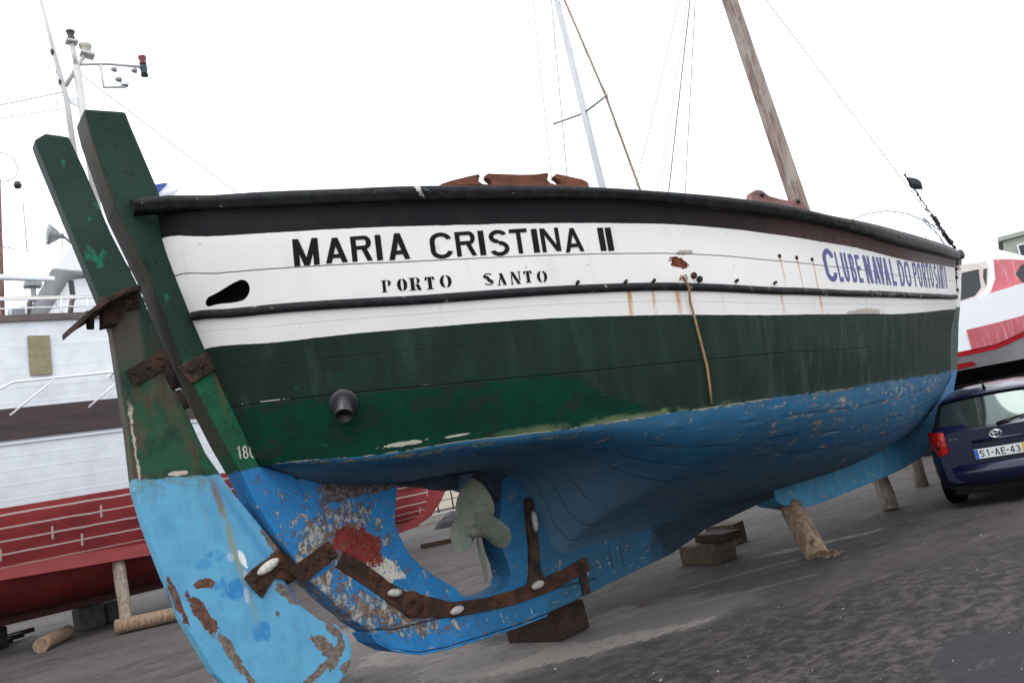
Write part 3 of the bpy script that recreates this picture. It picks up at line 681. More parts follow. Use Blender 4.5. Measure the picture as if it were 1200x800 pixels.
# stern post: outline of the starboard face
POST = [(-1.66, 4.35), (-1.40, 4.36), (-1.375, 4.25), (-1.252, 3.78), (-1.19, 3.30), (-1.14, 2.92), (-1.09, 2.66), (-1.003, 2.37), (-.923, 2.126), (-.836, 1.85), (-.62, 1.74), (-.5, 1.40), (-.3, 1.1), (-.1, .80), (-.02, .58), (-.24, .582), (-.455, .802), (-.626, 1.017), (-.714, 1.187), (-.816, 1.374), (-.925, 1.618), (-.99, 1.83), (-1.07, 2.03), (-1.209, 2.437), (-1.267, 2.616), (-1.319, 2.834), (-1.392, 3.187), (-1.544, 3.675), (-1.645, 4.20)]
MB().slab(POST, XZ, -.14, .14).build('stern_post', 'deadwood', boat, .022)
DW = [(-.78, 1.70), (-.60, 1.72), (-.40, 1.68), (-.05, 1.65), (.150, 1.64), (.168, 1.56), (.130, 1.44), (.105, 1.35), (.092, 1.27), (.107, 1.18), (.160, 1.03), (.24, .93), (.342, .83), (.506, .70), (.539, .635), (.64, .598), (.763, .582), (.90, .583), (.985, .606), (1.03, .68), (1.025, .78), (1.0, .88), (.995, .98), (1.02, 1.10), (1.075, 1.25), (1.14, 1.42), (1.3, 1.5), (1.5, 1.45), (1.62, .80), (2.2, .80), (4.75, .82), (4.75, .655), (4.3, .62), (3.43, .545), (2.9, .43), (2.353, .385), (1.809, .336), (1.318, .301), (.96, .296), (.629, .305), (.319, .318), (.10, .345), (-.096, .42), (-.20, .50), (-.24, .582), (-.36, .69), (-.5, .95), (-.7, 1.3), (-.8, 1.5)]
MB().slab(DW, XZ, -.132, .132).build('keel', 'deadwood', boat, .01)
# shoe plank below the heel
SH = [(-.262, .575), (-.225, .50), (-.10, .405), (.10, .325), (.32, .298), (.65, .283), (.96, .275), (1.3, .283), (1.3, .296), (.96, .292), (.629, .301), (.319, .314), (.10, .341), (-.096, .416), (-.20, .497), (-.245, .582)]
MB().slab(SH, XZ, -.15, .15).build('keel_shoe', 'deadwood', boat, .004)
HT = [(-.55, 1.75), (-.3, 1.70), (.12, 1.55), (.30, 1.53), (.46, 1.495), (.60, 1.45), (.72, 1.42), (.75, 1.52), (.99, 1.52), (1.02, 1.36), (1.10, 1.20), (1.4, 1.2), (1.4, 1.6), (.5, 1.72)]
simple('dark_rot', (.016, .015, .017), .8, .5, 8, bump=.006, col2=(.022, .055, .10))
MB().slab(HT, XZ, -.10, .10).build('horn_timber', 'dark_rot', boat, .015)
# bow: forefoot and stem
FF = [(4.62, .70), (4.63, .60), (4.70, .545), (4.88, .500), (5.05, .445), (5.353, .430), (6.19, .455), (7.256, .50), (7.90, .57), (8.43, .75), (8.71, .93), (9.04, 1.09), (9.38, 1.31), (9.70, 1.59), (9.94, 1.91), (10.22, 2.29), (10.42, 2.53), (10.60, 2.76), (10.90, 3.20), (11.03, 3.40), (10.80, 3.40), (10.3, 2.75), (9.7, 1.95), (9.1, 1.5), (8.3, 1.25), (7.6, 1.05), (6.6, .92), (5.5, .86), (4.75, .82)]
mb = MB().slab(FF, lambda p, t: V((p[0], t*(1 if p[0] < 8 else max(.55, 1-(p[0]-8)*.2)), p[1])), -.15, .15)
mb.build('stem', 'forefoot', boat, .012)
# lettering -------------------------------------------------------------
def D(x0, y0, x1, y1, th): return [(x0-th/2, y0), (x0+th/2, y0), (x1+th/2, y1), (x1-th/2, y1)]
def Hh(x0, x1, y, t): return [(x0, y-t/2), (x1, y-t/2), (x1, y+t/2), (x0, y+t/2)]
def Arc(cx, cy, rx, ry, t, a0, a1, n=14, ty=None):
    ty = ty or t; out = []
    for i in range(n):
        A, B = [radians(a0+(a1-a0)*j/n) for j in (i, i+1)]
        out.append([(cx+rx*cos(A), cy+ry*sin(A)), (cx+rx*cos(B), cy+ry*sin(B)), (cx+(rx-t)*cos(B), cy+(ry-ty)*sin(B)), (cx+(rx-t)*cos(A), cy+(ry-ty)*sin(A))])
    return out
def glyph(ch, w, h, t, ty=None):
    """bold sans letters as polygons; w, h in metres, t stem width"""
    y = ty or t*.92
    if ch == 'I': return [D(t/2, 0, t/2, h, t)]
    if ch == 'L': return [D(t/2, 0, t/2, h, t), Hh(t, w, y/2, y)]
    if ch == 'E': return [D(t/2, 0, t/2, h, t), Hh(t, w, y/2, y), Hh(t, w*.93, h*.52, y), Hh(t, w, h-y/2, y)]
    if ch == 'T': return [D(w/2, 0, w/2, h-y, t), Hh(0, w, h-y/2, y)]
    if ch == 'M': return [D(t/2, 0, t/2, h, t), D(w-t/2, 0, w-t/2, h, t), D(w/2, 0, t*.55, h, t*.95), D(w/2, 0, w-t*.55, h, t*.95)]
    if ch == 'N': return [D(t/2, 0, t/2, h, t), D(w-t/2, 0, w-t/2, h, t), D(w-t*.6, 0, t*.6, h, t*1.15)]
    if ch == 'A': return [D(t*.55, 0, w/2, h, t*1.05), D(w-t*.55, 0, w/2, h, t*1.05), Hh(w*.25, w*.75, h*.27, y)]
    if ch == 'V': return [D(w/2, 0, t*.55, h, t*1.05), D(w/2, 0, w-t*.55, h, t*1.05)]
    if ch == 'C': return Arc(w/2, h*.68, w/2, h*.32, t, 12, 180, ty=y)+Arc(w/2, h*.32, w/2, h*.32, t, 180, 348, ty=y)+[D(t/2, h*.32, t/2, h*.68, t)]
    if ch == 'O': return Arc(w/2, h*.66, w/2, h*.34, t, 0, 180, ty=y)+Arc(w/2, h*.34, w/2, h*.34, t, 180, 360, ty=y)+[D(t/2, h*.34, t/2, h*.66, t), D(w-t/2, h*.34, w-t/2, h*.66, t)]
    if ch == 'U': return Arc(w/2, h*.30, w/2, h*.30, t, 180, 360, ty=y)+[D(t/2, h*.30, t/2, h, t), D(w-t/2, h*.30, w-t/2, h, t)]
    if ch == 'D': return Arc(w*.42, h/2, w*.58, h*.5, t, -90, 90, 20, ty=y)+[D(t/2, 0, t/2, h, t), Hh(t, w*.44, y/2, y), Hh(t, w*.44, h-y/2, y)]
    if ch in 'PR':
        r = h*.27; o = [D(t/2, 0, t/2, h, t), Hh(t, w-r*.8, h-y/2, y), Hh(t, w-r*.8, h-2*r+y/2, y)]+Arc(w-r*.85, h-r, r*.85, r, t, -90, 90, 12, ty=y)
        if ch == 'R': o += [D(w-t*.5, 0, w*.62, h-2*r+y*.2, t*1.05)]
        return o
    if ch == 'B':
        r = h*.26; r2 = h*.5-r*.5
        return [D(t/2, 0, t/2, h, t)]+[Hh(t, w*.6, q, y) for q in (y/2, h*.50, h-y/2)]+Arc(w*.56, h*.75, w*.38, h*.25+y*.0, t, -90, 90, 10, ty=y)+Arc(w*.58, h*.26, w*.42, h*.26, t, -90, 90, 10, ty=y)
    if ch == 'S':
        return Arc(w/2, h*.735, w*.47, h*.265, t, 20, 270, 18, ty=y)+Arc(w/2, h*.265+y*.0, w*.5, h*.265+y*.2, t, -160, 90, 18, ty=y)
    return []
def stencil(ch, w, h, t):
    """stencil serif letters"""
    s = t*.35; q = h*.055
    ser = lambda x: [Hh(x-t*.45, x+t*1.45, q/2, q), Hh(x-t*.45, x+t*1.45, h-q/2, q)]
    if ch == 'P': return [D(t/2, q, t/2, h-q, t)]+ser(0)+Arc(w*.52, h*.74, w*.48, h*.26, t*.9, -72, 72, 10, ty=q)
    if ch == 'R': return [D(t/2, q, t/2, h-q, t)]+ser(0)+Arc(w*.50, h*.75, w*.42, h*.25, t*.8, -70, 75, 10, ty=q)+[D(w-t*.45, 0, w*.62, h*.46, t*.95)]
    if ch == 'O': return Arc(w/2, h/2, w/2, h/2, t*.95, 20, 160, 12, ty=q*1.2)[:0]+Arc(w/2, h/2, w/2, h/2, t, -76, 76, 14, ty=q)+Arc(w/2, h/2, w/2, h/2, t, 104, 256, 14, ty=q)
    if ch == 'T': return [D(w/2, q, w/2, h-q*.4, t), Hh(w/2-t, w/2+t, q/2, q), D(w*.12, h*.74, w*.22, h, w*.2), D(w*.88, h*.74, w*.78, h, w*.2)]
    if ch == 'S': return Arc(w/2, h*.74, w*.46, h*.26, t*.6, 30, 215, 12, ty=q*1.3)+[D(w*.78, h*.22, w*.26, h*.78, t*1.3)]+Arc(w/2, h*.26, w*.48, h*.26, t*.6, -150, 40, 12, ty=q*1.3)
    if ch == 'A': return [D(w*.80, q, w*.45, h, t), D(w*.16, q, w*.40, h*.70, s), Hh(0, w*.34, q/2, q), Hh(w*.60, w, q/2, q)]
    if ch == 'N': return [D(w*.80, 0, w*.20, h, t), D(w*.12, q, w*.12, h*.74, s), D(w*.90, h*.28, w*.90, h-q, s), Hh(0, w*.26, q/2, q), Hh(w*.72, w*1.05, h-q/2, q)]
    return []
def sign(name, polys_at, mat, parent, project, du=.03):
    """polys_at: list of (polygons, layer); project(x, z, eps) -> point"""
    mb = MB()
    for k, (pl) in enumerate(polys_at):
        bm = bmesh.new()
        vs = [bm.verts.new((p[0], 0, p[1])) for p in pl]
        try: bm.faces.new(vs)
        except Exception: bm.free(); continue
        x0 = min(p[0] for p in pl); x1 = max(p[0] for p in pl); z0 = min(p[1] for p in pl); z1 = max(p[1] for p in pl)
        for ax, a, b in ((0, x0, x1), (2, z0, z1)):
            m = int((b-a)/du)
            for j in range(1, m+1):
                c = [0, 0, 0]; c[ax] = a+(b-a)*j/(m+1); nn = [0, 0, 0]; nn[ax] = 1
                bmesh.ops.bisect_plane(bm, geom=bm.verts[:]+bm.edges[:]+bm.faces[:], plane_co=c, plane_no=nn)
        bm.verts.ensure_lookup_table(); bm.verts.index_update()
        mb.add([project(v.co.x, v.co.z, .0025+.00025*(k % 7)) for v in bm.verts], [tuple(v.index for v in f.verts) for f in bm.faces])
        bm.free()
    return mb.build(name, mat, parent, fixn=False)
def letters(specs, kind, tfac):
    """specs: (char, x0, x1, zbot0, zbot1, ztop): sheared letter boxes"""
    out = []
    for ch, xa, xb, za, zb, zt in specs:
        w = xb-xa; h = zt-(za+zb)/2; t = tfac*h
        if ch == 'I': t = w
        t = min(t, w*.36) if ch not in 'I' else t
        for pl in kind(ch, w, h, t):
            out.append([(xa+p[0], za+(zb-za)*(p[0]/w)+p[1]) for p in pl])
    return out
def lit(x, tab): return pchip([t[0] for t in tab], [t[1] for t in tab])(x)
mar = [('M', -0.689, -0.556, 3.037, 3.019, 3.2), ('A', -0.524, -0.404, 3.017, 3.004, 3.173), ('R', -0.38, -0.266, 2.999, 2.989, 3.159), ('I', -0.242, -0.208, 2.983, 2.981, 3.148), ('A', -0.174, -0.049, 2.973, 2.964, 3.142), ('C', 0.077, 0.215, 2.939, 2.932, 3.111), ('R', 0.237, 0.364, 2.935, 2.93, 3.099), ('I', 0.386, 0.425, 2.926, 2.924, 3.093), ('S', 0.452, 0.585, 2.914, 2.91, 3.087), ('T', 0.597, 0.723, 2.91, 2.907, 3.08), ('I', 0.753, 0.796, 2.903, 2.902, 3.07), ('N', 0.815, 0.954, 2.9, 2.898, 3.067), ('A', 0.984, 1.13, 2.884, 2.883, 3.054), ('I', 1.259, 1.308, 2.872, 2.872, 3.043), ('I', 1.321, 1.372, 2.868, 2.868, 3.04)]
por = [('P', -0.227, -0.179, 2.774, 2.77, 2.849), ('O', -0.145, -0.086, 2.764, 2.759, 2.844), ('R', -0.066, -0.005, 2.756, 2.751, 2.837), ('T', 0.015, 0.081, 2.748, 2.743, 2.829), ('O', 0.108, 0.181, 2.744, 2.739, 2.826), ('S', 0.381, 0.448, 2.722, 2.718, 2.8), ('A', 0.47, 0.533, 2.71, 2.707, 2.789), ('N', 0.561, 0.631, 2.704, 2.701, 2.789), ('T', 0.65, 0.716, 2.705, 2.702, 2.785), ('O', 0.745, 0.818, 2.694, 2.691, 2.775)]
clu = [('C', 3.823, 4.049, 2.545, 2.548, 2.852), ('L', 4.076, 4.179, 2.548, 2.55, 2.828), ('U', 4.197, 4.334, 2.548, 2.551, 2.827), ('B', 4.373, 4.504, 2.549, 2.552, 2.823), ('E', 4.528, 4.649, 2.549, 2.553, 2.822), ('N', 4.735, 4.927, 2.547, 2.552, 2.827), ('A', 4.949, 5.142, 2.549, 2.555, 2.83), ('V', 5.113, 5.303, 2.55, 2.556, 2.831), ('A', 5.283, 5.471, 2.547, 2.554, 2.833), ('L', 5.513, 5.668, 2.551, 2.557, 2.837), ('D', 5.796, 6.029, 2.557, 2.567, 2.84), ('O', 6.044, 6.3, 2.559, 2.57, 2.849), ('P', 6.422, 6.617, 2.576, 2.586, 2.859), ('O', 6.637, 6.859, 2.584, 2.596, 2.872), ('R', 6.906, 7.114, 2.595, 2.607, 2.888), ('T', 7.127, 7.325, 2.603, 2.615, 2.901), ('O', 7.355, 7.585, 2.617, 2.63, 2.913), ('S', 7.665, 7.897, 2.629, 2.644, 2.934), ('A', 7.925, 8.152, 2.643, 2.658, 2.95), ('N', 8.183, 8.383, 2.658, 2.671, 2.966), ('T', 8.399, 8.589, 2.67, 2.684, 2.982), ('O', 8.625, 8.848, 2.683, 2.699, 3.002)]
for wd in (mar[:5], mar[5:13], mar[13:]):
    sign('name_lettering', letters(wd, lambda ch, w, h, t: glyph(ch, w, h, t, h*.15), .178), 'letter_black', boat, lambda x, z, e: onhull(x, z, e)[0])
for wd in (por[:5], por[5:]):
    sign('port_lettering', letters(wd, stencil, .26), 'letter_black', boat, lambda x, z, e: onhull(x, z, e)[0])
clu = [(c, a, b if c == 'C' else a+(b-a)*.88, z0, z1, t) for c, a, b, z0, z1, t in clu]
for wd in (clu[:5], clu[5:10], clu[10:12], clu[12:17], clu[17:]):
    sign('club_lettering', letters(wd, lambda ch, w, h, t: glyph(ch, w, h, t, h*.15), .20), 'letter_violet', boat, lambda x, z, e: onhull(x, z, e)[0], .06)
def num(ch, w, h, t):
    if ch == '1': return [D(w*.6, 0, w*.6, h, t), [(w*.1, h*.72), (w*.5, h*.80), (w*.5, h), (w*.35, h*.86)]]
    if ch == '8': return Arc(w/2, h*.73, w*.43, h*.27, t, 0, 360, 14)+Arc(w/2, h*.28, w*.5, h*.28, t, 0, 360, 14)
    if ch == '0': return Arc(w*.5, h*.5, w*.5, h*.5, t, 60, 290, 14)
    return []
nums = []
for ch, x0, w in (('1', -.995, .03), ('8', -.958, .038), ('0', -.912, .04)):
    nums += [[(x0+p[0], 1.915+(x0+.995)*-.12+p[1]) for p in pl] for pl in num(ch, w, .088, .010)]
sign('draught_mark', nums, 'numeral_white', boat, lambda x, z, e: V((x, -.1402-e*.6, z)), .2)

# wooden fairlead chock on the rail --------------------------------------
def railpt(x, o=0.0):
    lo, hi = 0., 1.
    for _ in range(40):
        m = (lo+hi)/2
        if lvp(0, m).x < x: lo = m
        else: hi = m
    return lvp(0, lo)
def railslab(outline, yo, th):
    return lambda p, t: V((p[0], railpt(p[0]).y+yo+t*th, railpt(p[0]).z+p[1]))
FL = [(.12, .0), (.14, .038), (.22, .062), (.38, .098), (.455, .112), (.462, .094), (.440, .058), (.470, .036), (.53, .030), (.555, .040), (.548, .052), (.515, .085), (.53, .116), (.66, .112), (.80, .108), (.94, .112), (1.055, .128), (1.062, .108), (1.04, .072), (1.062, .045), (1.12, .034), (1.165, .045), (1.155, .062), (1.115, .098), (1.14, .122), (1.25, .105), (1.38, .085), (1.425, .062), (1.43, .0), (1.1, .0), (.8, .0), (.5, .0)]
FL = [(lerp(.20, 1.27, (x-.12)/1.31), z*.95) for x, z in FL]
MB().slab(FL, railslab(FL, .02, .05), 0, 1).build('fairlead', 'varnished_wood', boat, .004)
PB = [(2.78, 0), (2.84, .045), (2.93, .062), (3.02, .062), (3.12, .040), (3.3, .035), (3.5, .035), (3.60, .052), (3.68, .050), (3.80, .03), (3.86, 0), (3.4, 0)]
PB = [(lerp(2.83, 3.68, (x-2.78)/1.08), z*1.9) for x, z in PB]
pb = MB().slab(PB, railslab(PB, -.01, .06), 0, 1).build('pin_rail', 'pinkish_wood', boat, .006)
for x_ in (2.99, 3.51):
    p = railpt(x_)+V((0, -.012, .075)); MB().lathe(p, (0, -1, 0), [(0, .02), (.012, .02), (.02, .014), (.021, 0)], 10).build('bolt', 'black_frame', pb)
# row of bolt stubs and rusty bolts
for x_, z_ in ((1.03, 2.656), (1.41, 2.626), (1.653, 2.613), (2.481, 2.563), (2.948, 2.531)):
    p, n = onhull(x_, z_, 0); MB().tube([p-n*.01, p+n*.03+V((0, 0, .012))], .012, 6).build('bolt', 'dark_rusted_iron', boat)
for x_, z_ in ((3.103, 2.766), (3.355, 2.753), (3.611, 2.742)):
    p, n = onhull(x_, z_, 0); MB().lathe(p, n, [(-.01, .017), (.012, .016), (.016, .0)], 8).build('bolt', 'rusted_iron', boat)
for x_, z_ in ((1.945, 2.622), (2.04, 2.632), (2.09, 2.60)):
    p, n = onhull(x_, z_, 0); MB().lathe(p-n*.01, n+V((.2, 0, .3)), [(0, .024), (.028, .024), (.038, .018), (.038, .010), (.015, .008)], 10).build('through_hull_fitting', 'dark_rusted_iron' if x_ > 2 else 'zinc', boat)
# exhaust pipe
p, n = onhull(-.46, 2.115, 0); ax = (n*1.0+V((.05, 0, -.72))).normalized()
ex = MB(); ex.lathe(p-n*.02+V((0, 0, .01)), n, [(0, .10), (.028, .098), (.036, .088), (.036, .05)], 28)
ex.lathe(p-ax*.05, ax, [(0, .066), (.155, .064), (.16, .060), (.16, .054), (.02, .052), (.02, .0)], 28)
ex.build('exhaust_pipe', 'pipe_black', boat)

# iron straps, gudgeons, anodes ---------------------------------------
def strap(name, quad, y0, y1, mat='rusted_iron', parent=boat, bolts=(), bevel=.006):
    o = MB().slab(quad, XZ, y0, y1).build(name, mat, parent, bevel)
    for bx, bz in bolts: MB().lathe((bx, y0, bz), (0, -1, 0), [(-.004, .016), (.008, .016), (.012, .010), (.013, 0)], 10).build('bolt', mat, o)
    return o
path = [(-.397, 1.121), (-.237, .983), (-.093, .84), (.026, .732), (.176, .651), (.431, .560), (.742, .520), (.993, .505), (1.307, .515), (1.549, .54), (1.84, .585)]
def ribbon(path, w, taper=None):
    L, Rr = [], []
    for i, p in enumerate(path):
        a = path[max(i-1, 0)]; b = path[min(i+1, len(path)-1)]; d = V((b[0]-a[0], b[1]-a[1])).normalized(); n = V((-d.y, d.x))
        ww = (w[i] if hasattr(w, '__len__') else w)/2*random.uniform(.92, 1.08)
        L.append((p[0]+n.x*ww, p[1]+n.y*ww)); Rr.append((p[0]-n.x*ww, p[1]-n.y*ww))
    return L+Rr[::-1]
ks = strap('keel_strap', ribbon(path, [.12, .12, .115, .13, .165, .11, .10, .10, .115, .12, .12]), -.150, -.130, bolts=((-.31, 1.06), (-.18, .94), (-.05, .82), (.6, .54), (.86, .512), (1.5, .53), (1.7, .56)))
MB().lathe((.10, -.150, .685), (0, -1, 0), [(-.01, .095), (.012, .09), (.018, .06), (.018, .02), (.006, .018), (.006, 0)], 14).build('boss', 'rusted_iron', ks)
strap('post_strap', ribbon([(1.335, 1.235), (1.335, 1.18), (1.322, 1.015), (1.30, .85), (1.262, .66), (1.255, .56)], [.06, .10, .105, .10, .12, .20]), -.157, -.128, 'dark_rusted_iron', bolts=((1.335, 1.18), (1.32, .93), (1.28, .70)))
strap('keel_clamp', [(1.715, .60), (1.79, .61), (1.80, .345), (1.72, .340)], -.156, -.130, 'dark_rusted_iron')
def anode(x, z, a, L=.13, w=.05, y=-.158):
    mb = MB(); n = 16; rows_ = []
    for h, s_ in ((0, 1), (.018, .96), (.028, .75), (.032, .4), (.033, .02)):
        rows_.append([V((x+cos(a)*cos(t)*L/2*s_-sin(a)*sin(t)*w/2*s_, y-h, z+sin(a)*cos(t)*L/2*s_+cos(a)*sin(t)*w/2*s_)) for t in [2*pi*k/n for k in range(n)]])
    mb.quadstrip(rows_, True, True); mb.build('zinc_anode', 'zinc', boat)
anode(-.03, .80, -.15, .115, .058); anode(.455, .55, .12, .12, .058); anode(1.245, .545, .12, .13, .062, -.162); anode(1.342, 1.035, 1.50, .17, .05, -.162)

# rudder ---------------------------------------------------------------
rud = thing('rudder', (0, 0, 0), '', '') ; rud.parent = boat
RA = [(-1.955, 4.135), (-1.89, 4.185), (-1.753, 4.174), (-1.682, 3.941), (-1.576, 3.518), (-1.459, 3.177), (-1.349, 2.734), (-1.319, 2.587), (-1.324, 2.472), (-1.29, 2.4), (-1.234, 2.204), (-1.174, 1.997), (-1.083, 1.811), (-1.021, 1.686), (-.905, 1.493), (-.786, 1.302), (-.768, 1.115), (-.692, .88), (-.577, .753), (-.46, .693), (-.393, .594), (-.380, .50), (-.41, .40), (-.50, .32), (-.66, .245), (-.85, .20), (-1.0, .22), (-1.12, .33), (-1.311, .615), (-1.462, .996), (-1.544, 1.345), (-1.60, 1.60), (-1.635, 1.823), (-1.63, 2.2), (-1.637, 2.475), (-1.645, 2.867), (-1.75, 3.297), (-1.93, 4.02)]
rb = MB().slab(RA, XZ, -.07, .07).build('rudder_blade', 'rudder', rud, .016)
wear = MB()
st = strap('rudder_strap', [(-1.60, 2.585), (-1.345, 2.712), (-1.312, 2.596), (-1.555, 2.475)], -.085, -.066, 'dark_rusted_iron', rud, ((-1.555, 2.57), (-1.535, 2.51), (-1.46, 2.60), (-1.385, 2.655), (-1.375, 2.60)))
strap('rudder_strap', [(-1.047, 1.150), (-.99, 1.19), (-.788, 1.275), (-.735, 1.170), (-.85, 1.10), (-.95, .995), (-1.0, 1.06)], -.092, -.066, 'rusted_iron', rud, ((-.98, 1.12), (-.95, 1.06), (-.83, 1.22), (-.80, 1.16)))
mb = MB(); rows_ = []
for h, s_ in ((0, 1), (.022, .95), (.034, .7), (.038, .05)):
    rows_.append([V((-.885+cos(.42)*cos(t)*.085*s_-sin(.42)*sin(t)*.033*s_, -.093-h, 1.185+sin(.42)*cos(t)*.085*s_+cos(.42)*sin(t)*.033*s_)) for t in [2*pi*k/16 for k in range(16)]])
mb.quadstrip(rows_, True, True); mb.build('zinc_anode', 'numeral_white', rud)
g1 = strap('gudgeon', [(-1.305, 2.568), (-1.02, 2.690), (-.985, 2.672), (-.968, 2.57), (-1.232, 2.445)], -.158, -.139, 'dark_rusted_iron', boat, ((-1.22, 2.54), (-1.15, 2.56), (-1.03, 2.63), (-1.01, 2.585)))
g2 = strap('gudgeon', [(-.775, 1.134), (-.461, 1.262), (-.405, 1.148), (-.69, 1.022)], -.158, -.139, 'rusted_iron', boat, ((-.66, 1.12), (-.56, 1.165), (-.48, 1.20), (-.46, 1.15)))
MB().tube([(-1.36, -.045, 2.62), (-1.30, -.045, 2.44)], .042, 12).tube([(-1.30, -.045, 2.43), (-1.255, -.045, 2.30)], .030, 12).build('pintle', 'dark_rusted_iron', g1)
MB().tube([(-.815, -.04, 1.27), (-.735, -.04, 1.05)], .05, 12).box((-.76, -.07, 1.15), (.14, .05, .16), Matrix.Rotation(radians(24), 3, 'Y')).build('pintle', 'rusted_iron', g2)
# bent iron quadrant plate on the rudder head
def qpt(p, t): return V((p[0], p[1], 3.0+(p[0]+1.68)*.62+t+.03*sin(p[1]*9)))
QO = [(-1.445, -.11), (-1.50, -.24), (-1.60, -.33), (-1.72, -.36), (-1.83, -.32), (-1.91, -.22), (-1.94, -.10), (-1.885, .02), (-1.84, .10), (-1.74, .13), (-1.60, .12), (-1.50, .05)]
q = MB().slab(QO, qpt, -.018, .018).build('steering_quadrant', 'dark_rusted_iron', rud, .006)
strap('rudder_strap', [(-1.66, 2.945), (-1.455, 3.00), (-1.485, 3.105), (-1.68, 3.05)], -.092, -.066, 'dark_rusted_iron', rud, ((-1.50, 3.03),))
strap('quadrant_bracket', [(-1.72, 2.86), (-1.62, 2.88), (-1.52, 3.02), (-1.60, 3.06), (-1.70, 3.02)], -.15, -.06, 'dark_rusted_iron', rud)
MB().tube([(-1.78, -.16, 2.96), (-1.79, -.16, 2.85)], [.028, .022], 8).tube([(-1.71, -.2, 2.98), (-1.71, -.2, 3.035)], .028, 8).build('quadrant_pin', 'dark_rusted_iron', rud)

# propeller -------------------------------------------------------------
prop = thing('propeller', (0, 0, 0), '', ''); prop.parent = boat
HX, HZ = .885, 1.065
MB().lathe((HX-.10, 0, HZ), (1, 0, 0), [(0, 0), (0, .03), (.02, .034), (.03, .045), (.06, .052), (.14, .065), (.20, .072), (.21, 0)], 20).build('hub', 'bronze', prop)
MB().lathe((HX+.09, 0, HZ), (1, 0, 0), [(0, .035), (.30, .035)], 14).build('shaft', 'bronze', prop)
def blade(ang, R=.42, wmax=.168):
    rows_ = []
    nr = 12
    for side_ in (1, -1):
        rr = []
        for i in range(nr+1):
            s_ = i/nr; r = .045+(R-.045)*s_
            w = wmax*(sin(pi*min(1, (s_*.93+.07))**.80)**.62)+.022*(1-s_)
            if i == nr: w = .004
            pitch = radians(60+3*s_)
            row = []
            for k in range(9):
                c = (k/8-.5)*2
                skew = .02*s_*s_
                off_ = .010*(1-c*c)*side_*(1-.6*s_)+side_*.002
                cw = c*w+skew
                # chord direction: mix of tangential and axial
                x = cw*cos(pitch)*1.0-off_*sin(pitch)
                tt = cw*sin(pitch)*1.0+off_*cos(pitch)
                row.append(V((HX+.0+x*.9, r*cos(ang)-tt*sin(ang), HZ+r*sin(ang)+tt*cos(ang))))
            rr.append(row)
        rows_.append(rr)
    mb = MB(); mb.quadstrip(rows_[0]); mb.quadstrip(rows_[1])
    a, b = rows_
    rim = [r[0] for r in a]+[a[-1][k] for k in range(9)]+[r[-1] for r in reversed(a)]
    rim2 = [r[0] for r in b]+[b[-1][k] for k in range(9)]+[r[-1] for r in reversed(b)]
    mb.quadstrip([rim, rim2])
    return mb.build('blade', 'bronze', prop)
for a_ in (94, 181, 272, 2): blade(radians(a_))

# mast and rigging -------------------------------------------------------
MB().tube([(6.95, 0, 2.9), (6.816, 0, 4.06), (6.44, 0, 6.95), (6.263, 0, 8.3)], [.118, .113, .098, .075], 18).build('mast', 'mast', boat)
MH = V((6.27, 0, 8.2))
def wire(name, a, b, r=.006, parent=boat, mat='wire', sag=0.0, n=2):
    a, b = V(a), V(b); pts = [a.lerp(b, i/(n-1))+V((0, 0, -sag*4*(i/(n-1))*(1-i/(n-1)))) for i in range(n)]
    return MB().tube(pts, r, 6, False).build(name, mat, parent)
# port shrouds come down behind the starboard rail
wire('shroud', MH, (5.95, 1.62, 3.15), .007); wire('shroud', MH, (5.55, 1.70, 3.15), .010); wire('shroud', MH, (5.35, 1.72, 3.15), .005)
wire('halyard', MH, (4.4, 1.5, 3.1), .006, mat='thin_wire'); wire('halyard', MH, (5.0, 1.5, 3.1), .005, mat='thin_wire')
wire('halyard', MH+V((-.05, -.08, 0)), (6.25, -.35, 3.1), .006)
wire('halyard', MH+V((.1, .0, -.1)), (7.15, .12, 3.2), .005)
stay = wire('forestay', MH, (11.02, 0, 3.52), .006)
wire('forestay', MH+V((0, 0, -.15)), (10.72, .0, 3.55), .004, mat='thin_wire')
# gear on the forestay: old lashings, turnbuckle
def lump(name, a, b, r0, n, mat, parent=boat):
    a, b = V(a), V(b); pts = []; rs = []
    for i in range(n):
        t = i/(n-1); pts.append(a.lerp(b, t)+V((random.uniform(-.012, .012), random.uniform(-.012, .012), random.uniform(-.012, .012)))); rs.append(r0*random.uniform(.45, 1.35))
    return MB().tube(pts, rs, 7).build(name, mat, parent)
lump('lashing', (10.0, 0, 4.72), (10.28, 0, 4.39), .020, 12, 'dark_rope')
lump('turnbuckle', (10.28, 0, 4.37), (10.55, 0, 4.06), .013, 12, 'grey_metal')
lump('lashing', (10.55, 0, 4.07), (10.95, 0, 3.60), .034, 20, 'dark_rope')
lump('chain', (10.16, -.02, 3.99), (10.55, -.1, 3.73), .015, 14, 'grey_metal')
lump('chain', (10.52, -.1, 3.75), (10.78, -.1, 3.50), .032, 14, 'dark_rope')
MB().tube([(6.6, 0, 3.2), (7.2, 0, 3.62), (7.9, 0, 3.88), (8.5, 0, 4.02), (9.14, 0, 4.09), (9.7, 0, 4.07), (10.16, 0, 3.98), (10.6, 0, 3.74), (10.75, 0, 3.5)], .008, 8).build('pulpit_rail', 'wire', boat)
MB().tube([(9.5, -.3, 3.3), (9.42, -.3, 3.62)], .008, 6).build('stanchion', 'wire', boat)
pen = MB()
prow = []
for i in range(9):
    t = i/8; x = 10.10+t*.46
    hh = .115*(1-t*.25)*(.55+.45*sin(pi*min(1, t*1.1+.1)))+.02
    prow.append([V((x, .03*sin(t*7), 4.62-t*.06+.02*sin(t*5)+hh*.6)), V((x, .03*sin(t*7)+.01, 4.62-t*.06-hh*.9*(.6+.7*t)))])
pen.quadstrip(prow)
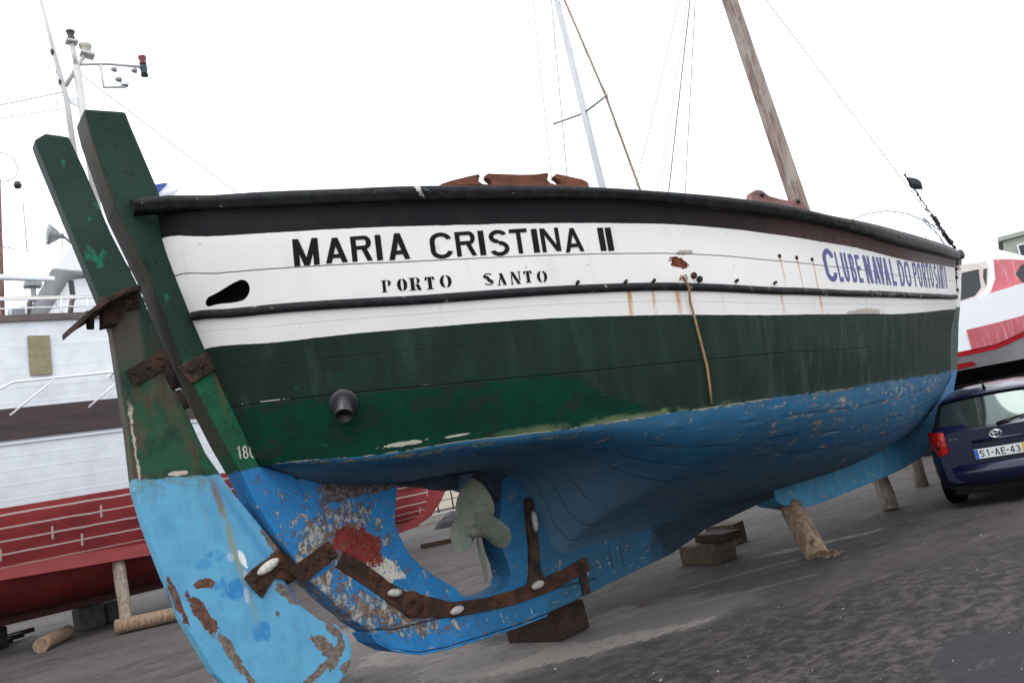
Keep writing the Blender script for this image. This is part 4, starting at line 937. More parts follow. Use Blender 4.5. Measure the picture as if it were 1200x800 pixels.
po = pen.build('pennant', 'pennant_cloth', None); setp(po, 'small black pennant flying from the forestay above the bow', 'flag')
md = po.modifiers.new('thick', 'SOLIDIFY'); md.thickness = .006

# rope hanging over the strake
rp = []
for x_, z_ in ((1.86, 2.60), (1.875, 2.63), (1.90, 2.615), (1.93, 2.54), (1.95, 2.44), (1.965, 2.36), (1.977, 2.27), (2.001, 2.11), (2.032, 1.945), (2.05, 1.785), (2.058, 1.677)):
    p, n = onhull(x_, z_, .02 if z_ < 2.5 else .055); rp.append(p)
o = MB().tube(rp, .0095, 8).build('rope', 'tan_rope'); setp(o, 'short tan rope hanging over the black strake down the green side', 'rope')

# ------------------------------------------------------------------ shores and blocks under the boat
def log_thing(name, a, b, r0, r1, label, cat, mat, group=None, seg=12):
    a, b = V(a), V(b); n = 8; pts = [a.lerp(b, i/(n-1))+V((random.uniform(-.006, .006), random.uniform(-.006, .006), 0)) for i in range(n)]
    rs = [lerp(r0, r1, i/(n-1))*random.uniform(.98, 1.02) for i in range(n)]
    o = MB().tube(pts, rs, seg, True, .025).build(name, mat); return setp(o, label, cat, group)
log_thing('timber_prop', (4.60, -.50, -.01), (4.93, -.08, .49), .125, .118, 'short thick split log standing under the light blue forefoot', 'prop', 'pale_log_wood', 'wooden props under the green boat')
mb = MB()
for i in range(26):
    a_ = random.uniform(-.4, 2.6); r_ = random.uniform(.08, .24); s_ = random.uniform(.010, .026)
    mb.box((4.66+r_*cos(a_), -.56-r_*sin(a_)*.5, s_*.3), (s_*2.2, s_, s_*.7), Matrix.Rotation(random.uniform(0, 3), 3, 'Z'))
setp(mb.build('wood_chips', 'log_wood'), 'splintered wood chips at the foot of the thick prop', 'wood chips', kind='stuff')
log_thing('timber_prop', (7.45, .20, -.01), (7.78, .52, 1.12), .105, .10, 'round grey prop behind the forefoot, second from the bow', 'prop', 'grey_log_wood', 'wooden props under the green boat')
log_thing('timber_prop', (9.55, .80, -.01), (9.62, .84, 1.75), .095, .09, 'thin prop farthest back, beside the parked car', 'prop', 'grey_log_wood', 'wooden props under the green boat')
def block(name, c, size, rz, label, mat, bev=.02, cat='block', jit=.0):
    mb = MB().box((c[0], c[1], c[2]), size, Matrix.Rotation(rz, 3, 'Z'))
    if jit: mb.v = [p+V((random.uniform(-jit, jit), random.uniform(-jit, jit), random.uniform(-jit, jit))) for p in mb.v]
    return setp(mb.build(name, mat, None, bev), label, cat)
block('keel_block', (1.70, .40, .135), (.42, .62, .275), radians(10), 'dark soaked timber block carrying the keel just ahead of the propeller', 'soaked_block_wood', .035, jit=.022)
block('keel_block', (4.66, .98, .11), (.38, .52, .22), radians(4), 'pale squared timber block under the middle of the keel', 'block_wood', .015, jit=.01)
block('keel_block', (4.70, .80, .27), (.28, .50, .09), radians(-6), 'thin dark plank wedged on top of the squared block under the keel', 'soaked_block_wood', .01)
block('keel_block', (5.7, 1.5, .13), (.3, .4, .26), radians(12), 'shadowed block behind the pale block, farther forward under the keel', 'block_wood', .015)
block('timber_plank', (9.6, 5.3, .10), (2.2, .24, .08), radians(-18), 'reddish plank lying in the shade beyond the keel', 'varnished_wood', .005, 'plank')

# ------------------------------------------------------------------ the red and white trawler on the left
YC = 14.0
tr = thing('fishing_boat', (1, YC, 0), 'big white and red wooden fishing boat with brown wale behind the rudder', 'boat')
TL = [  # level: xs, xe, half beam, z at mid, z rise at bow
 (-9.0, 9.25, 2.1, 1.45, .10), (-9.6, 10.3, 2.55, 2.57, -.10), (-9.9, 10.9, 2.68, 3.73, .25), (-10, 11.3, 2.70, 4.28, .45), (-10, 11.6, 2.70, 6.0, .9)]
def tlp(k, u):
    xs, xe, B, z, dz = TL[k]; m = .45
    b = B*(1-(abs(m-u)/m)**2.6)**.6 if u < m else B*(1-((u-m)/(1-m))**2.5)
    return V((xs+(xe-xs)*u, YC-b, z+dz*max(0, (u-.5)/.5)**2*(1 if k else 0)))
def tside(u, v):
    if v <= 0:   # bottom: from turn of bilge (v=0) to keel (v=-1)
        p = tlp(0, u); t = -v
        q = V((lerp(p.x, p.x*.95, t), YC-.12, .62+.0*u)); c = V((p.x, lerp(p.y, YC, .30), lerp(p.z, q.z, .85)))
        return p*(1-t)**2+c*2*t*(1-t)+q*t*t
    k = min(int(v), 3); P = [tlp(j, u) for j in range(5)]
    return V([pchip([0, 1, 2, 3, 4], [p[i] for p in P])(v) for i in range(3)])
def shell(us, vs, f, mirror):
    mb = MB(); rows_ = [[f(u, v) for v in vs] for u in us]; m = len(vs)
    mb.quadstrip(rows_)
    for i, u in enumerate(us):
        for k, v in enumerate(vs): mb.uv[i*m+k] = (rows_[i][k].x, v)
    o_ = len(mb.v); mb.quadstrip([[V((p.x, 2*mirror-p.y, p.z)) for p in r] for r in rows_])
    for i in range(o_): mb.uv[i+o_] = mb.uv[i]
    return mb
TU = [i/80 for i in range(81)]
shell(TU, [0+.1*i for i in range(41)], tside, YC).build('hull', 'trawler', tr)
shell(TU, [-1+.1*i for i in range(11)], tside, YC).build('bottom', 'trawler', tr)
def tband(v, v2, off, us=TU):
    mb = MB()
    for s in (1, -1):
        rr = []
        for u in us:
            a, b = tside(u, v), tside(u, v2)
            row = [a, a+V((0, -off, 0)), b+V((0, -off, 0)), b]
            rr.append([V((p.x, p.y if s == 1 else 2*YC-p.y, p.z)) for p in row])
        mb.quadstrip(rr, False, True)
    return mb
tband(2.0, 3.0, .06).build('wale', 'wale', tr)
tband(3.93, 4.0, .05).build('cap_rail', 'brown_trim', tr)
tband(1.90, 1.935, .03).build('moulding', 'boat_white', tr)
# bilge keel band, lit from the side
bk = MB()
bk.quadstrip([[V((x, YC-2.14-0*x+d_, 1.545-.045*x)), V((x, YC-2.16+d_, 1.305-.045*x)), V((x, YC-1.5+d_, 1.27-.045*x)), V((x, YC-1.5+d_, 1.5-.045*x))] for x, d_ in [(-9+.5*i, max(0, i-24)**2*.02) for i in range(33)]], False, True)
bk.build('bilge_keel', 'red_band', tr)
# main keel and stem
TK = [(-9.5, .50), (6.0, .47), (7.9, .43), (8.44, .49), (8.88, .66), (9.27, .95), (9.49, 1.2), (9.75, 1.6), (10.4, 2.9), (11.1, 4.6), (11.6, 6.6), (11.3, 6.6), (10.8, 4.6), (10.1, 2.9), (9.3, 1.75), (9.08, 1.38), (8.85, 1.12), (8.4, .92), (7.75, .78), (6.6, .72), (-9.5, .80)]
MB().slab(TK, lambda p, t: V((p[0], YC+t, p[1])), -.16, .16).build('keel', 'trawler_keel', tr, .02)
mb = MB(); mb.quadstrip([[V((tside(u, 3.4).x, YC+s*(YC-tside(u, 3.4).y), 5.1)) for s in (1, 0, -1)] for u in TU]); mb.build('deck', 'deck_grey', tr)
# tarpaulin patch, white pipe railing standing outside the wale
MB().box((-.245, YC-2.73, 5.22), (.36, .02, .74), Matrix.Rotation(radians(2), 3, 'Y')).build('porthole_cover', 'tape_tan', tr)
yr = YC-3.02
ra = MB()
ra.tube([(-2.5, yr, 4.15), (-1.05, yr, 4.56), (-.75, yr, 4.70), (0.9, yr, 4.74), (3.2, yr, 4.74)], .022, 8)
for x_ in (-.1, 1.15, 2.4): ra.tube([(x_-.75, yr+.03, 4.12), (x_, yr, 4.70)], .018, 8)
for x_ in (.9, 3.2): ra.tube([(x_, yr, 4.74), (x_, YC-2.6, 4.70)], .018, 8)
ra.build('side_railing', 'boat_white', tr)
# deck gear over the cap
mb = MB(); mb.tube([(-1.6, YC-2.0, 6.53), (2.5, YC-2.0, 6.50)], .035, 8); mb.build('boom', 'boat_cream', tr)
rl = MB()
rl.tube([(-2.2, YC-2.45, 6.02), (-2.2, YC-2.45, 6.38), (2.4, YC-2.45, 6.36)], .022, 6)
rl.tube([(-2.2, YC-2.45, 6.2), (2.4, YC-2.45, 6.2)], .014, 6)
for x_ in (-1.4, -.6, -.35, .25, .7, 1.2): rl.tube([(x_, YC-2.45, 6.0), (x_+.02, YC-2.45, 6.38)], .018, 6)
rl.build('deck_railing', 'boat_white', tr)
for x_ in (-.30, .42):
    MB().tube([(x_-.12, YC-2.3, 6.02), (x_, YC-2.3, 6.10), (x_+.06, YC-2.3, 6.36), (x_+.13, YC-2.3, 6.42)], [.035, .05, .045, .03], 8).build('davit', 'brown_trim', tr)
MB().box((-.38, YC-2.2, 6.16), (.42, .25, .22), Matrix.Rotation(radians(-12), 3, 'Y')).box((-.2, YC-2.2, 6.28), (.14, .2, .10)).build('winch', 'grey_metal', tr, .02)
# radar
rd = MB().box((-.16, YC-3.0+1.2, 6.98), (.95, .14, .10), Matrix.Rotation(radians(3.5), 3, 'Y')).build('radar_scanner', 'boat_white', tr, .03)
MB().box((-.08, YC-1.8, 6.84), (.30, .24, .09)).tube([(-.08, YC-1.8, 6.5), (-.08, YC-1.8, 6.95)], .05, 10).build('radar_base', 'grey_metal', rd, .01)
# wheelhouse
wh = MB()
WO = [(.62, 5.1), (.62, 7.02), (3.6, 7.5), (3.6, 5.1)]
wh.slab(WO, lambda p, t: V((p[0], YC+t, p[1])), -1.5, 1.5); who = wh.build('wheelhouse', 'boat_white', tr, .03)
RO = [(.30, 7.20), (.36, 7.28), (1.1, 8.10), (3.9, 8.45), (3.9, 7.6), (.9, 7.13)]
MB().slab(RO, lambda p, t: V((p[0], YC+t, p[1])), -1.7, 1.7).build('roof', 'boat_white', who, .03)
MB().box((.66, YC-1.51, 6.86), (.10, .02, .30)).build('window', 'window_dark', who)
MB().box((1.6, YC-1.51, 6.6), (.9, .02, .6)).build('window', 'window_dark', who)
# floodlights
fl = MB().lathe((.30, YC-1.7, 7.93), (.9, 0, -.12), [(0, .20), (.03, .215), (.05, .20), (.16, .12), (.22, .06), (.30, .05), (.30, 0)], 20).tube([(.6, YC-1.7, 7.88), (.75, YC-1.7, 7.72)], .03, 8).build('floodlight', 'grey_metal', tr)
MB().lathe((.295, YC-1.7, 7.93), (-1, 0, .1), [(-.01, .185), (.015, .12), (.02, 0)], 20).build('lens', 'lamp_glass', fl)
MB().box((.78, YC-1.7, 8.22), (.26, .22, .24), Matrix.Rotation(radians(25), 3, 'Y')).build('floodlight', 'lamp_black', tr, .03)
# signal mast of the trawler (white, with lamps)
MX, MY = 1.38, YC-1.2
def P_(x, z): return V((x, MY, z))
sm = thing('signal_mast', (0, 0, 0), '', ''); sm.parent = tr; sm.location = V((MX, MY, 8.2))-tr.location
base = P_(1.42, 7.9)
MB().tube([base, P_(1.36, 12.05)], .085, 12).tube([P_(1.36, 12.0), P_(1.33, 12.62)], .05, 10).build('pole', 'mast_white', sm)
MB().box(P_(1.33, 12.64), (.24, .22, .05)).build('lamp_shelf', 'mast_white', sm, .01)
MB().lathe(P_(1.33, 12.67), (0, 0, 1), [(0, .085), (.05, .09), (.11, .065), (.19, .085), (.23, .10), (.25, .0)], 14).build('lamp', 'lamp_black', sm)
MB().tube([P_(1.1, 11.55), P_(1.40, 12.1), P_(1.62, 12.45)], .045, 8).box(P_(1.62, 12.38), (.28, .26, .06), Matrix.Rotation(radians(12), 3, 'Y')).build('lamp_arm', 'mast_white', sm)
MB().lathe(P_(1.60, 12.42), (0, 0, 1), [(0, .10), (.10, .11), (.13, .13), (.2, .14), (.23, .0)], 14).build('lamp', 'boat_cream', sm)
MB().tube([P_(1.36, 12.1), P_(2.02, 12.22), P_(2.78, 12.26)], .035, 8).build('crosstree', 'mast_white', sm)
MB().tube([P_(1.86, 12.20), P_(1.88, 11.62), P_(2.35, 11.70)], .035, 8).build('lamp_bracket', 'mast_white', sm)
MB().lathe(P_(2.33, 11.72), (0, 0, 1), [(0, .08), (.06, .10), (.12, .06), (.3, .075), (.36, .05), (.36, 0)], 12).build('lamp', 'boat_white', sm)
for x_, z_ in ((2.14, 12.10), (2.20, 11.86), (2.58, 12.14)):
    MB().lathe(P_(x_, z_), (.6, -.6, -.3), [(-.05, .0), (-.05, .045), (.04, .065), (.05, .0)], 12).build('lamp', 'grey_metal', sm)
MB().lathe(P_(2.80, 12.31), (0, 0, 1), [(0, .07), (.03, .085), (.10, .065), (.17, .095), (.22, .09), (.24, 0)], 14).build('lamp', 'lamp_red', sm)
MB().lathe(P_(2.80, 12.0), (0, 0, 1), [(.04, .0), (.04, .085), (.12, .07), (.2, .085), (.29, .08)], 14).build('lamp', 'lamp_green', sm)
MB().tube([P_(1.12, 8.2), P_(1.08, 11.25), P_(.95, 12.3), P_(.70, 14.6)], [.065, .06, .045, .035], 8).build('whip_aerial', 'mast_white', sm)
for z_ in (12.25, 11.55): MB().lathe(P_(.93+(12.25-z_)*.12, z_), (-.1, 0, 1), [(0, .035), (.05, .05), (.10, .05), (.15, .03)], 10).build('aerial_clamp', 'lamp_black', sm)
MB().slab([(1.02, 11.20), (1.42, 11.35), (1.42, 11.02)], lambda p, t: V((p[0], MY+t, p[1])), -.02, .02).build('gusset', 'boat_white', sm)
MB().tube([P_(.93, 12.0), P_(.78, 11.95), P_(.76, 11.8), P_(.85, 11.75)], .008, 6).build('cable_loop', 'wire', sm)
wire('stay', P_(1.4, 11.9), (5.6, YC-1, 8.5), .010, tr, 'wire'); wire('stay', P_(.95, 11.9), (.55, YC-1.5, 7.2), .008, tr, 'thin_wire')
wire('stay', P_(1.05, 11.4), (-7, YC-1, 10.2), .010, tr, 'wire', .5, 8); wire('stay', P_(1.0, 11.0), (-7, YC-1, 9.7), .008, tr, 'thin_wire', .3, 8)
wire('stay', P_(.95, 10.8), (.05, YC-1.8, 6.3), .006, tr, 'thin_wire'); wire('stay', (-.3, YC-1, 8.8), (.35, YC-2, 6.1), .006, tr, 'thin_wire')
# left-edge mast with loops
lm = MB().tube([(-.62, YC-1, 5.2), (-.30, YC-1, 10.2)], .045, 10).build('mast', 'pinkish_wood', tr)
MB().lathe((-.02, YC-1.05, 9.17), (0, 0, 1), [(0, .0), (0, .06), (.06, .08), (.14, .05), (.16, 0)], 10).build('lamp', 'lamp_black', lm)
MB().tube([(-.28+.30*sin(t), YC-1.05, 9.62+.32*cos(t)) for t in [i*pi/10 for i in range(12)]], .010, 6).build('direction_loop', 'wire', lm)
MB().tube([(-.4, YC-1, 7.9), (.02, YC-1, 7.8), (.05, YC-1, 8.9)], .012, 6).build('aerial_arm', 'wire', lm)
# shores of the trawler
log_thing('timber_prop', (.72, 11.62, -.01), (.80, 12.1, 1.42), .115, .12, 'upright pale prop under the red fishing boat, left of the blue rudder', 'prop', 'grey_log_wood')
log_thing('fallen_log', (.42, 11.10, .14), (1.35, 10.62, .14), .135, .13, 'log lying flat at the foot of the upright prop', 'log', 'log_wood')
log_thing('fallen_log', (-.70, 11.6, .12), (-.02, 13.1, .12), .13, .13, 'short loose log lying left of the upright prop', 'log', 'log_wood')
for x_, y_, z_, s_, lb in ((.55, 14.2, .24, (.42, .6, .48), 'dark square block under the keel of the red boat, behind the upright prop'), (1.0, 14.3, .22, (.32, .6, .44), 'rounded block beside the dark square block under the red boat'), (-1.1, 15.0, .22, (.45, .5, .44), 'small dark block under the red boat near the left edge'), (5.9, 14.0, .2, (.5, .6, .55), 'block under the bow end of the red boat')):
    block('keel_block', (x_, y_, z_), s_, .1, lb, 'dark_stone', .06, jit=.04)
mb = MB()
for i in range(5): mb.box((-2.2+.3*i, 13.6+.5*i, .06+.02*i), (1.9, .18, .10), Matrix.Rotation(.35+.07*i, 3, 'Z'))
setp(mb.build('timber_pile', 'soaked_block_wood', None, .01), 'heap of dark old planks on the ground at the left edge', 'planks')
o = MB().box((0, 23.2, .16), (40, .5, .32)).build('low_wall', 'quay_concrete', None, .03); setp(o, 'low pale concrete wall seen beneath the red fishing boat', 'wall')
# beyond the propeller opening
fx, fy = 19.2, 28.7
o = MB().box((fx+6, fy+6.2, .55), (26, .3, 1.1), Matrix.Rotation(radians(-30), 3, 'Z')).build('boundary_wall', 'cream_wall'); setp(o, 'cream boundary wall seen far off past the propeller', 'wall')
mf = MB(); R_ = Matrix.Rotation(radians(-30), 3, 'Z'); e_ = R_ @ V((1, 0, 0))
for i in range(-9, 12):
    b_ = V((fx, fy+1.2, 0))+e_*(i*.75); mf.tube([b_, b_+V((0, 0, 1.9))], .035, 6)
for z_ in (.15, .62, 1.1, 1.6): mf.tube([V((fx, fy+1.2, z_))+e_*(-7), V((fx, fy+1.2, z_))+e_*8.3], .022, 6)
setp(mf.build('mesh_fence', 'black_frame'), 'black open bar fence between the propeller blades and the cream wall', 'fence')
for i, (x_, y_, s_, lb) in enumerate(((12.3, 18.6, .35, 'dark lump of gear under the bow of the red boat'), (13.9, 20.5, .45, 'second dark heap, farther right below the fence'))):
    mb = MB().lathe((x_, y_, -.02), (0, 0, 1), [(0, s_), (s_*.5, s_*.95), (s_*.8, s_*.5), (s_*.9, 0)], 9)
    mb.v = [p+V((random.uniform(-.06, .06), random.uniform(-.06, .06), random.uniform(-.03, .03))) for p in mb.v]
    setp(mb.build('net_heap', 'dark_rope'), lb, 'net heap')
o = MB().box((8.35, 12.2, .06), (1.5, .16, .10), Matrix.Rotation(radians(-40), 3, 'Z')).build('timber_plank', 'soaked_block_wood', None, .01); setp(o, 'dark beam lying on the ground behind the propeller hub', 'plank')

# ------------------------------------------------------------------ yacht behind with the white mast and spreaders
YX, YY = 12.0, 9.2
ya = thing('sailing_yacht', (YX, YY, 0), 'sailing yacht behind the green boat, with tall white mast and spreaders', 'boat')
def ys(u, v):
    b = 1.5*(1-abs(2*u-.9)**2.2 if abs(2*u-.9) < 1 else 0)**.7 if abs(2*u-.9) < 1 else 0
    b = max(b, .02)
    x = YX-4.5+9*u*(1-.06*(1-v)); return V((x, YY-b*(v**.35), .9+1.3*v+.25*(2*u-1)**2*v))
shell([i/30 for i in range(31)], [i/8 for i in range(9)], ys, YY).build('hull', 'boat_white', ya)
mb = MB(); mb.quadstrip([[V((ys(u, 1).x, YY+s*(YY-ys(u, 1).y), ys(u, 1).z-.05)) for s in (1, 0, -1)] for u in [i/30 for i in range(31)]]); mb.build('deck', 'boat_cream', ya)
MB().slab([(-.9, .0), (.9, 0), (.6, .95), (-.7, .95)], lambda p, t: V((YX+p[0], YY+t, p[1])), -.12, .12).build('keel', 'dark_red', ya, .02)
MB().box((YX-.6, YY, 2.35), (3.0, 1.3, .5)).build('cabin', 'boat_white', ya, .12)
import_z = 2.1
def yp(x, z, y=YY): return V((x, y, z))
MB().tube([yp(13.32, 2.1), yp(13.29, 8.4), yp(13.14, 14.4)], [.105, .10, .085], 14).build('mast', 'mast_paint', ya)
SPZ = 10.58
MB().tube([V((13.22, YY, SPZ)), V((13.22, YY-.9, SPZ+.05)), V((13.22, YY-.96, SPZ+.07))], .03, 6).build('spreader', 'grey_metal', ya)
MB().tube([V((13.22, YY, SPZ)), V((12.97, YY+1.0, SPZ+.12))], .03, 6).build('spreader', 'grey_metal', ya)
wire('shroud', (13.14, YY, 14.2), (13.22, YY-.96, SPZ+.07), .007, ya, 'thin_wire'); wire('shroud', (13.22, YY-.96, SPZ+.07), (13.3, YY-1.1, 2.2), .007, ya, 'thin_wire')
wire('shroud', (13.14, YY, 14.2), (12.97, YY+1.0, SPZ+.12), .006, ya, 'thin_wire'); wire('shroud', (12.97, YY+1.0, SPZ+.12), (13.2, YY+1.2, 2.2), .006, ya, 'thin_wire')
wire('backstay', (13.0, YY, 14.3), (11.0, YY, 2.4), .015, ya, 'wire'); wire('topping_lift', (12.3, YY, 14.3), (10.6, YY, 2.4), .012, ya, 'thin_wire'); wire('topping_lift', (12.05, YY, 14.3), (10.3, YY, 2.4), .010, ya, 'thin_wire')
o = MB().tube([(13.43, YY, 14.2), (14.27, YY, 11.22), (14.79, YY, 8.43), (15.7, YY, 2.7)], [.032, .036, .036, .03], 8).build('furled_stay', 'faded_cord', ya)
wire('halyard', (13.2, YY-.1, 12.5), (14.2, YY-.9, 2.4), .006, ya, 'thin_wire'); wire('halyard', (13.22, YY-.1, 10.6), (14.6, YY-.6, 2.4), .005, ya, 'thin_wire')

# its cradle
for x_ in (YX-2, YX+2):
    for s_ in (-1, 1):
        log_thing('cradle_leg', (x_, YY+s_*1.5, 0), (x_, YY+s_*1.0, 1.45), .07, .07, 'short post propping the white sailing yacht', 'prop', 'grey_log_wood', 'posts propping the hidden yacht')

# ------------------------------------------------------------------ white and red motor yacht on the right
O = V((14.702, 2.138, 0)); E = V((.358, -.934, 0)); DD = V((.934, .358, 0))
my = thing('motor_yacht', (O.x+1.5, O.y-3, 0), 'white motor yacht with faded red bands and dark cabin window behind the car', 'boat')
def mp(a, d, z): return O+E*a+DD*d+V((0, 0, z))
def prof(tab, a): return pchip([t[0] for t in tab], [t[1] for t in tab])(a)
zb = [(-1.8, 1.62), (0, 1.62), (1.2, 1.60), (2.5, 1.62), (4.5, 1.95), (6.2, 2.75)]
zc = [(-1.8, 1.97), (0, 1.90), (.75, 1.89), (1.35, 2.02), (2.5, 2.25), (4.5, 2.70), (6.2, 3.2)]
zm = [(-1.8, 2.42), (.3, 2.40), (1.3, 2.42), (2.5, 2.62), (4.5, 3.0), (6.2, 3.35)]
zt = [(-1.8, 2.92), (.4, 2.98), (1.5, 3.05), (2.5, 3.15), (4.5, 3.35), (6.2, 3.5)]
def wdt(a): return 1.55*(1-max(0, (a-1.5)/4.7)**2.2) if a > 1.5 else 1.55
def mrow(tab, a, k, side_=1):
    w = max(.02, wdt(a)*k); return mp(a, 1.6-side_*w, prof(tab, a))
AS = [-1.8+.2*i for i in range(41)]
def shell2(name, t0, k0, t1, k1, mat, out=0):
    mb = MB()
    for s in (1, -1):
        mb.quadstrip([[mrow(t0, a, k0+out, s), mrow(t1, a, k1+out, s)] for a in AS])
    mb.add([mrow(t0, AS[0], k0, 1), mrow(t1, AS[0], k1, 1), mrow(t1, AS[0], k1, -1), mrow(t0, AS[0], k0, -1)], [(0, 1, 2, 3)])
    return mb.build(name, mat, my)
g = G('faded_red_gelcoat'); n = g.noise((2, 2, 4), 5, .6); st_ = g.noise((14, 14, 1), 4, .6)
MAT['faded_red'] = g.done(g.mix(g.th(st_, .5, .7)*.5, g.mix(g.th(n, .35, .65), (.46, .10, .12), (.42, .085, .105)), (.62, .40, .42)), .4)
simple('bright_red', (.42, .012, .018), .35, .2, 3)
keelz = [(-1.8, 1.30), (0, 1.30), (2.5, 1.25), (4.5, 1.5), (6.2, 2.7)]
shell2('bottom', keelz, .05, zb, .80, 'underbody'); shell2('lower_hull', zb, .80, zc, .96, 'grey_antifoul')
zc2 = [(a, z+.10) for a, z in zc]
shell2('spray_rail', zc, .97, zc2, .985, 'bright_red')
zma = [(a, z) for a, z in zm]
shell2('topsides', zc2, .98, zt, 1.0, 'boat_white')
mb = MB(); mb.quadstrip([[mrow(zc2, a, .99)-DD*.012, mrow(zm, a, 1.0)-DD*.012] for a in AS if a > .28]); mb.build('red_stripe', 'faded_red', my)
mb = MB(); mb.add([mp(-1.2, .28, 1.60), mp(.40, .28, 1.66), mp(.32, .22, 1.80), mp(-1.2, .22, 1.72), mp(-1.2, .6, 1.60), mp(.40, .6, 1.66), mp(.32, .6, 1.80), mp(-1.2, .6, 1.72)], [(0, 1, 2, 3), (4, 5, 6, 7), (0, 1, 5, 4), (1, 2, 6, 5), (2, 3, 7, 6), (3, 0, 4, 7)]); mb.build('rubbing_fender', 'bright_red', my, .01)
mb = MB(); mb.quadstrip([[mrow(zt, a, 1.0, 1), mrow(zt, a, 0, 1)+V((0, 0, .06)), mrow(zt, a, 1.0, -1)] for a in AS]); mb.build('deck', 'boat_white', my)
# cabin
CB = [(-.6, 2.95), (-.6, 3.98), (.3, 4.10), (.9, 4.06), (1.3, 3.92), (1.75, 3.62), (3.4, 3.28), (4.4, 3.24), (4.4, 2.95)]
cab = MB().slab(CB, lambda p, t: mp(p[0], 1.6-t*(1-.12*(p[1]-2.95)), p[1]), -1.3, 1.3).build('cabin', 'boat_white', my, .06)
def cpan(name, poly, mat, dd, par=cab):
    return MB().slab(poly, lambda p, t: mp(p[0], 1.6-1.3*(1-.12*(p[1]-2.95))-t, p[1]), 0, dd).build(name, mat, par)
cpan('window', [(.38, 2.98), (.75, 3.03), (.93, 3.12), (1.02, 3.30), (1.10, 3.58), (1.08, 3.70), (.60, 3.77), (.38, 3.70)], 'sun_orange', .012)
w_ = cpan('window', [(.0, 3.0), (.72, 3.06), (.86, 3.20), (.90, 3.50), (.92, 3.58), (.0, 3.62)], 'window_dark', .03)
cpan('window', [(.96, 3.20), (1.06, 3.55), (1.0, 3.56), (.95, 3.4)], 'window_dark', .03)
cpan('cabin_side', [(.80, 2.99), (1.0, 3.05), (1.15, 3.30), (1.22, 3.70), (1.50, 3.62), (1.70, 3.54), (2.2, 3.40), (2.2, 2.99)], 'faded_red', .016)
cpan('window', [(1.60, 3.05), (1.52, 3.3), (1.66, 3.45), (2.6, 3.30), (2.6, 3.05)], 'window_dark', .03)
MB().lathe(mp(.80, 1.6, 4.02), (0, 0, 1), [(0, .12), (.18, .16), (.26, .15), (.30, .0)], 16).tube([mp(.85, 1.5, 4.2), mp(.55, 1.3, 5.8)], .008, 6).build('radar_dome', 'boat_white', my)
for a_ in (1.0, 1.15, 1.25): MB().tube([mp(a_, 1.2, 3.95), mp(a_-.02, 1.2, 4.35)], .008, 6).build('aerial', 'boat_white', my)
# dark cradle
ck = MB()
for a_ in (-.9, 2.3):
    ck.box(mp(a_, 1.6, .62), (2.6, .25, 1.24), Matrix.Rotation(math.atan2(DD.y, DD.x), 3, 'Z'), .8)
ck.box(mp(.7, .75, 1.18), (.22, 5.2, .30), Matrix.Rotation(math.atan2(DD.y, DD.x), 3, 'Z'))
ck.box(mp(.7, 2.4, 1.18), (.22, 5.2, .30), Matrix.Rotation(math.atan2(DD.y, DD.x), 3, 'Z'))
ck.box(mp(.7, .80, .55), (.15, 5.0, 1.0), Matrix.Rotation(math.atan2(DD.y, DD.x), 3, 'Z'))
setp(ck.build('boat_cradle', 'underbody', None, .01), 'dark steel cradle carrying the white and red motor yacht', 'cradle')

# building behind on the right
B0 = V((62.36, 17.8, 0)); Rb = Matrix.Rotation(math.atan2(E.y, E.x), 3, 'Z')
bd = thing('building', B0+E*5, 'pale grey green building rising behind the motor yacht', 'building')
MB().box(B0+E*5.3+DD*4+V((0, 0, 5.2)), (9.9, 8, 10.4), Rb).build('wall', 'facade_green', bd)
MB().box(B0+E*5.3+DD*4+V((0, 0, 10.55)), (10.4, 8.5, .3), Rb).build('roof', 'facade_green', bd)
for r_ in range(3):
    for c_ in range(5):
        w = MB().box(B0+E*(1.6+c_*1.9)+DD*(-.02)+V((0, 0, 9.2-r_*2.9)), (1.0, .10, 1.3), Rb).build('window', 'boat_white', bd)
        MB().box(B0+E*(1.6+c_*1.9)+DD*(-.075)+V((0, 0, 9.2-r_*2.9)), (.8, .04, 1.1), Rb).build('pane', 'window_dark', w)

# ------------------------------------------------------------------ dark blue hatchback
CA = radians(18); cf = V((cos(CA), sin(CA), 0)); cl = V((-sin(CA), cos(CA), 0))
C0 = V((7.16, -1.43, 0))            # middle of the rear bumper on the ground
car = thing('parked_car', C0+cf*2, 'dark blue hatchback parked with its tail towards us beside the bow', 'car')
def cp(s, w, z): return C0+cf*s+cl*w+V((0, 0, z))
g = G('blue_car_paint'); n = g.noise(3, 3)
MAT['car_blue'] = g.done(g.mix(n, (.004, .006, .032), (.006, .008, .040)), .22, None, .01, .25, .6)
g.b.inputs['Coat Weight'].default_value = .45; g.b.inputs['Coat Roughness'].default_value = .06
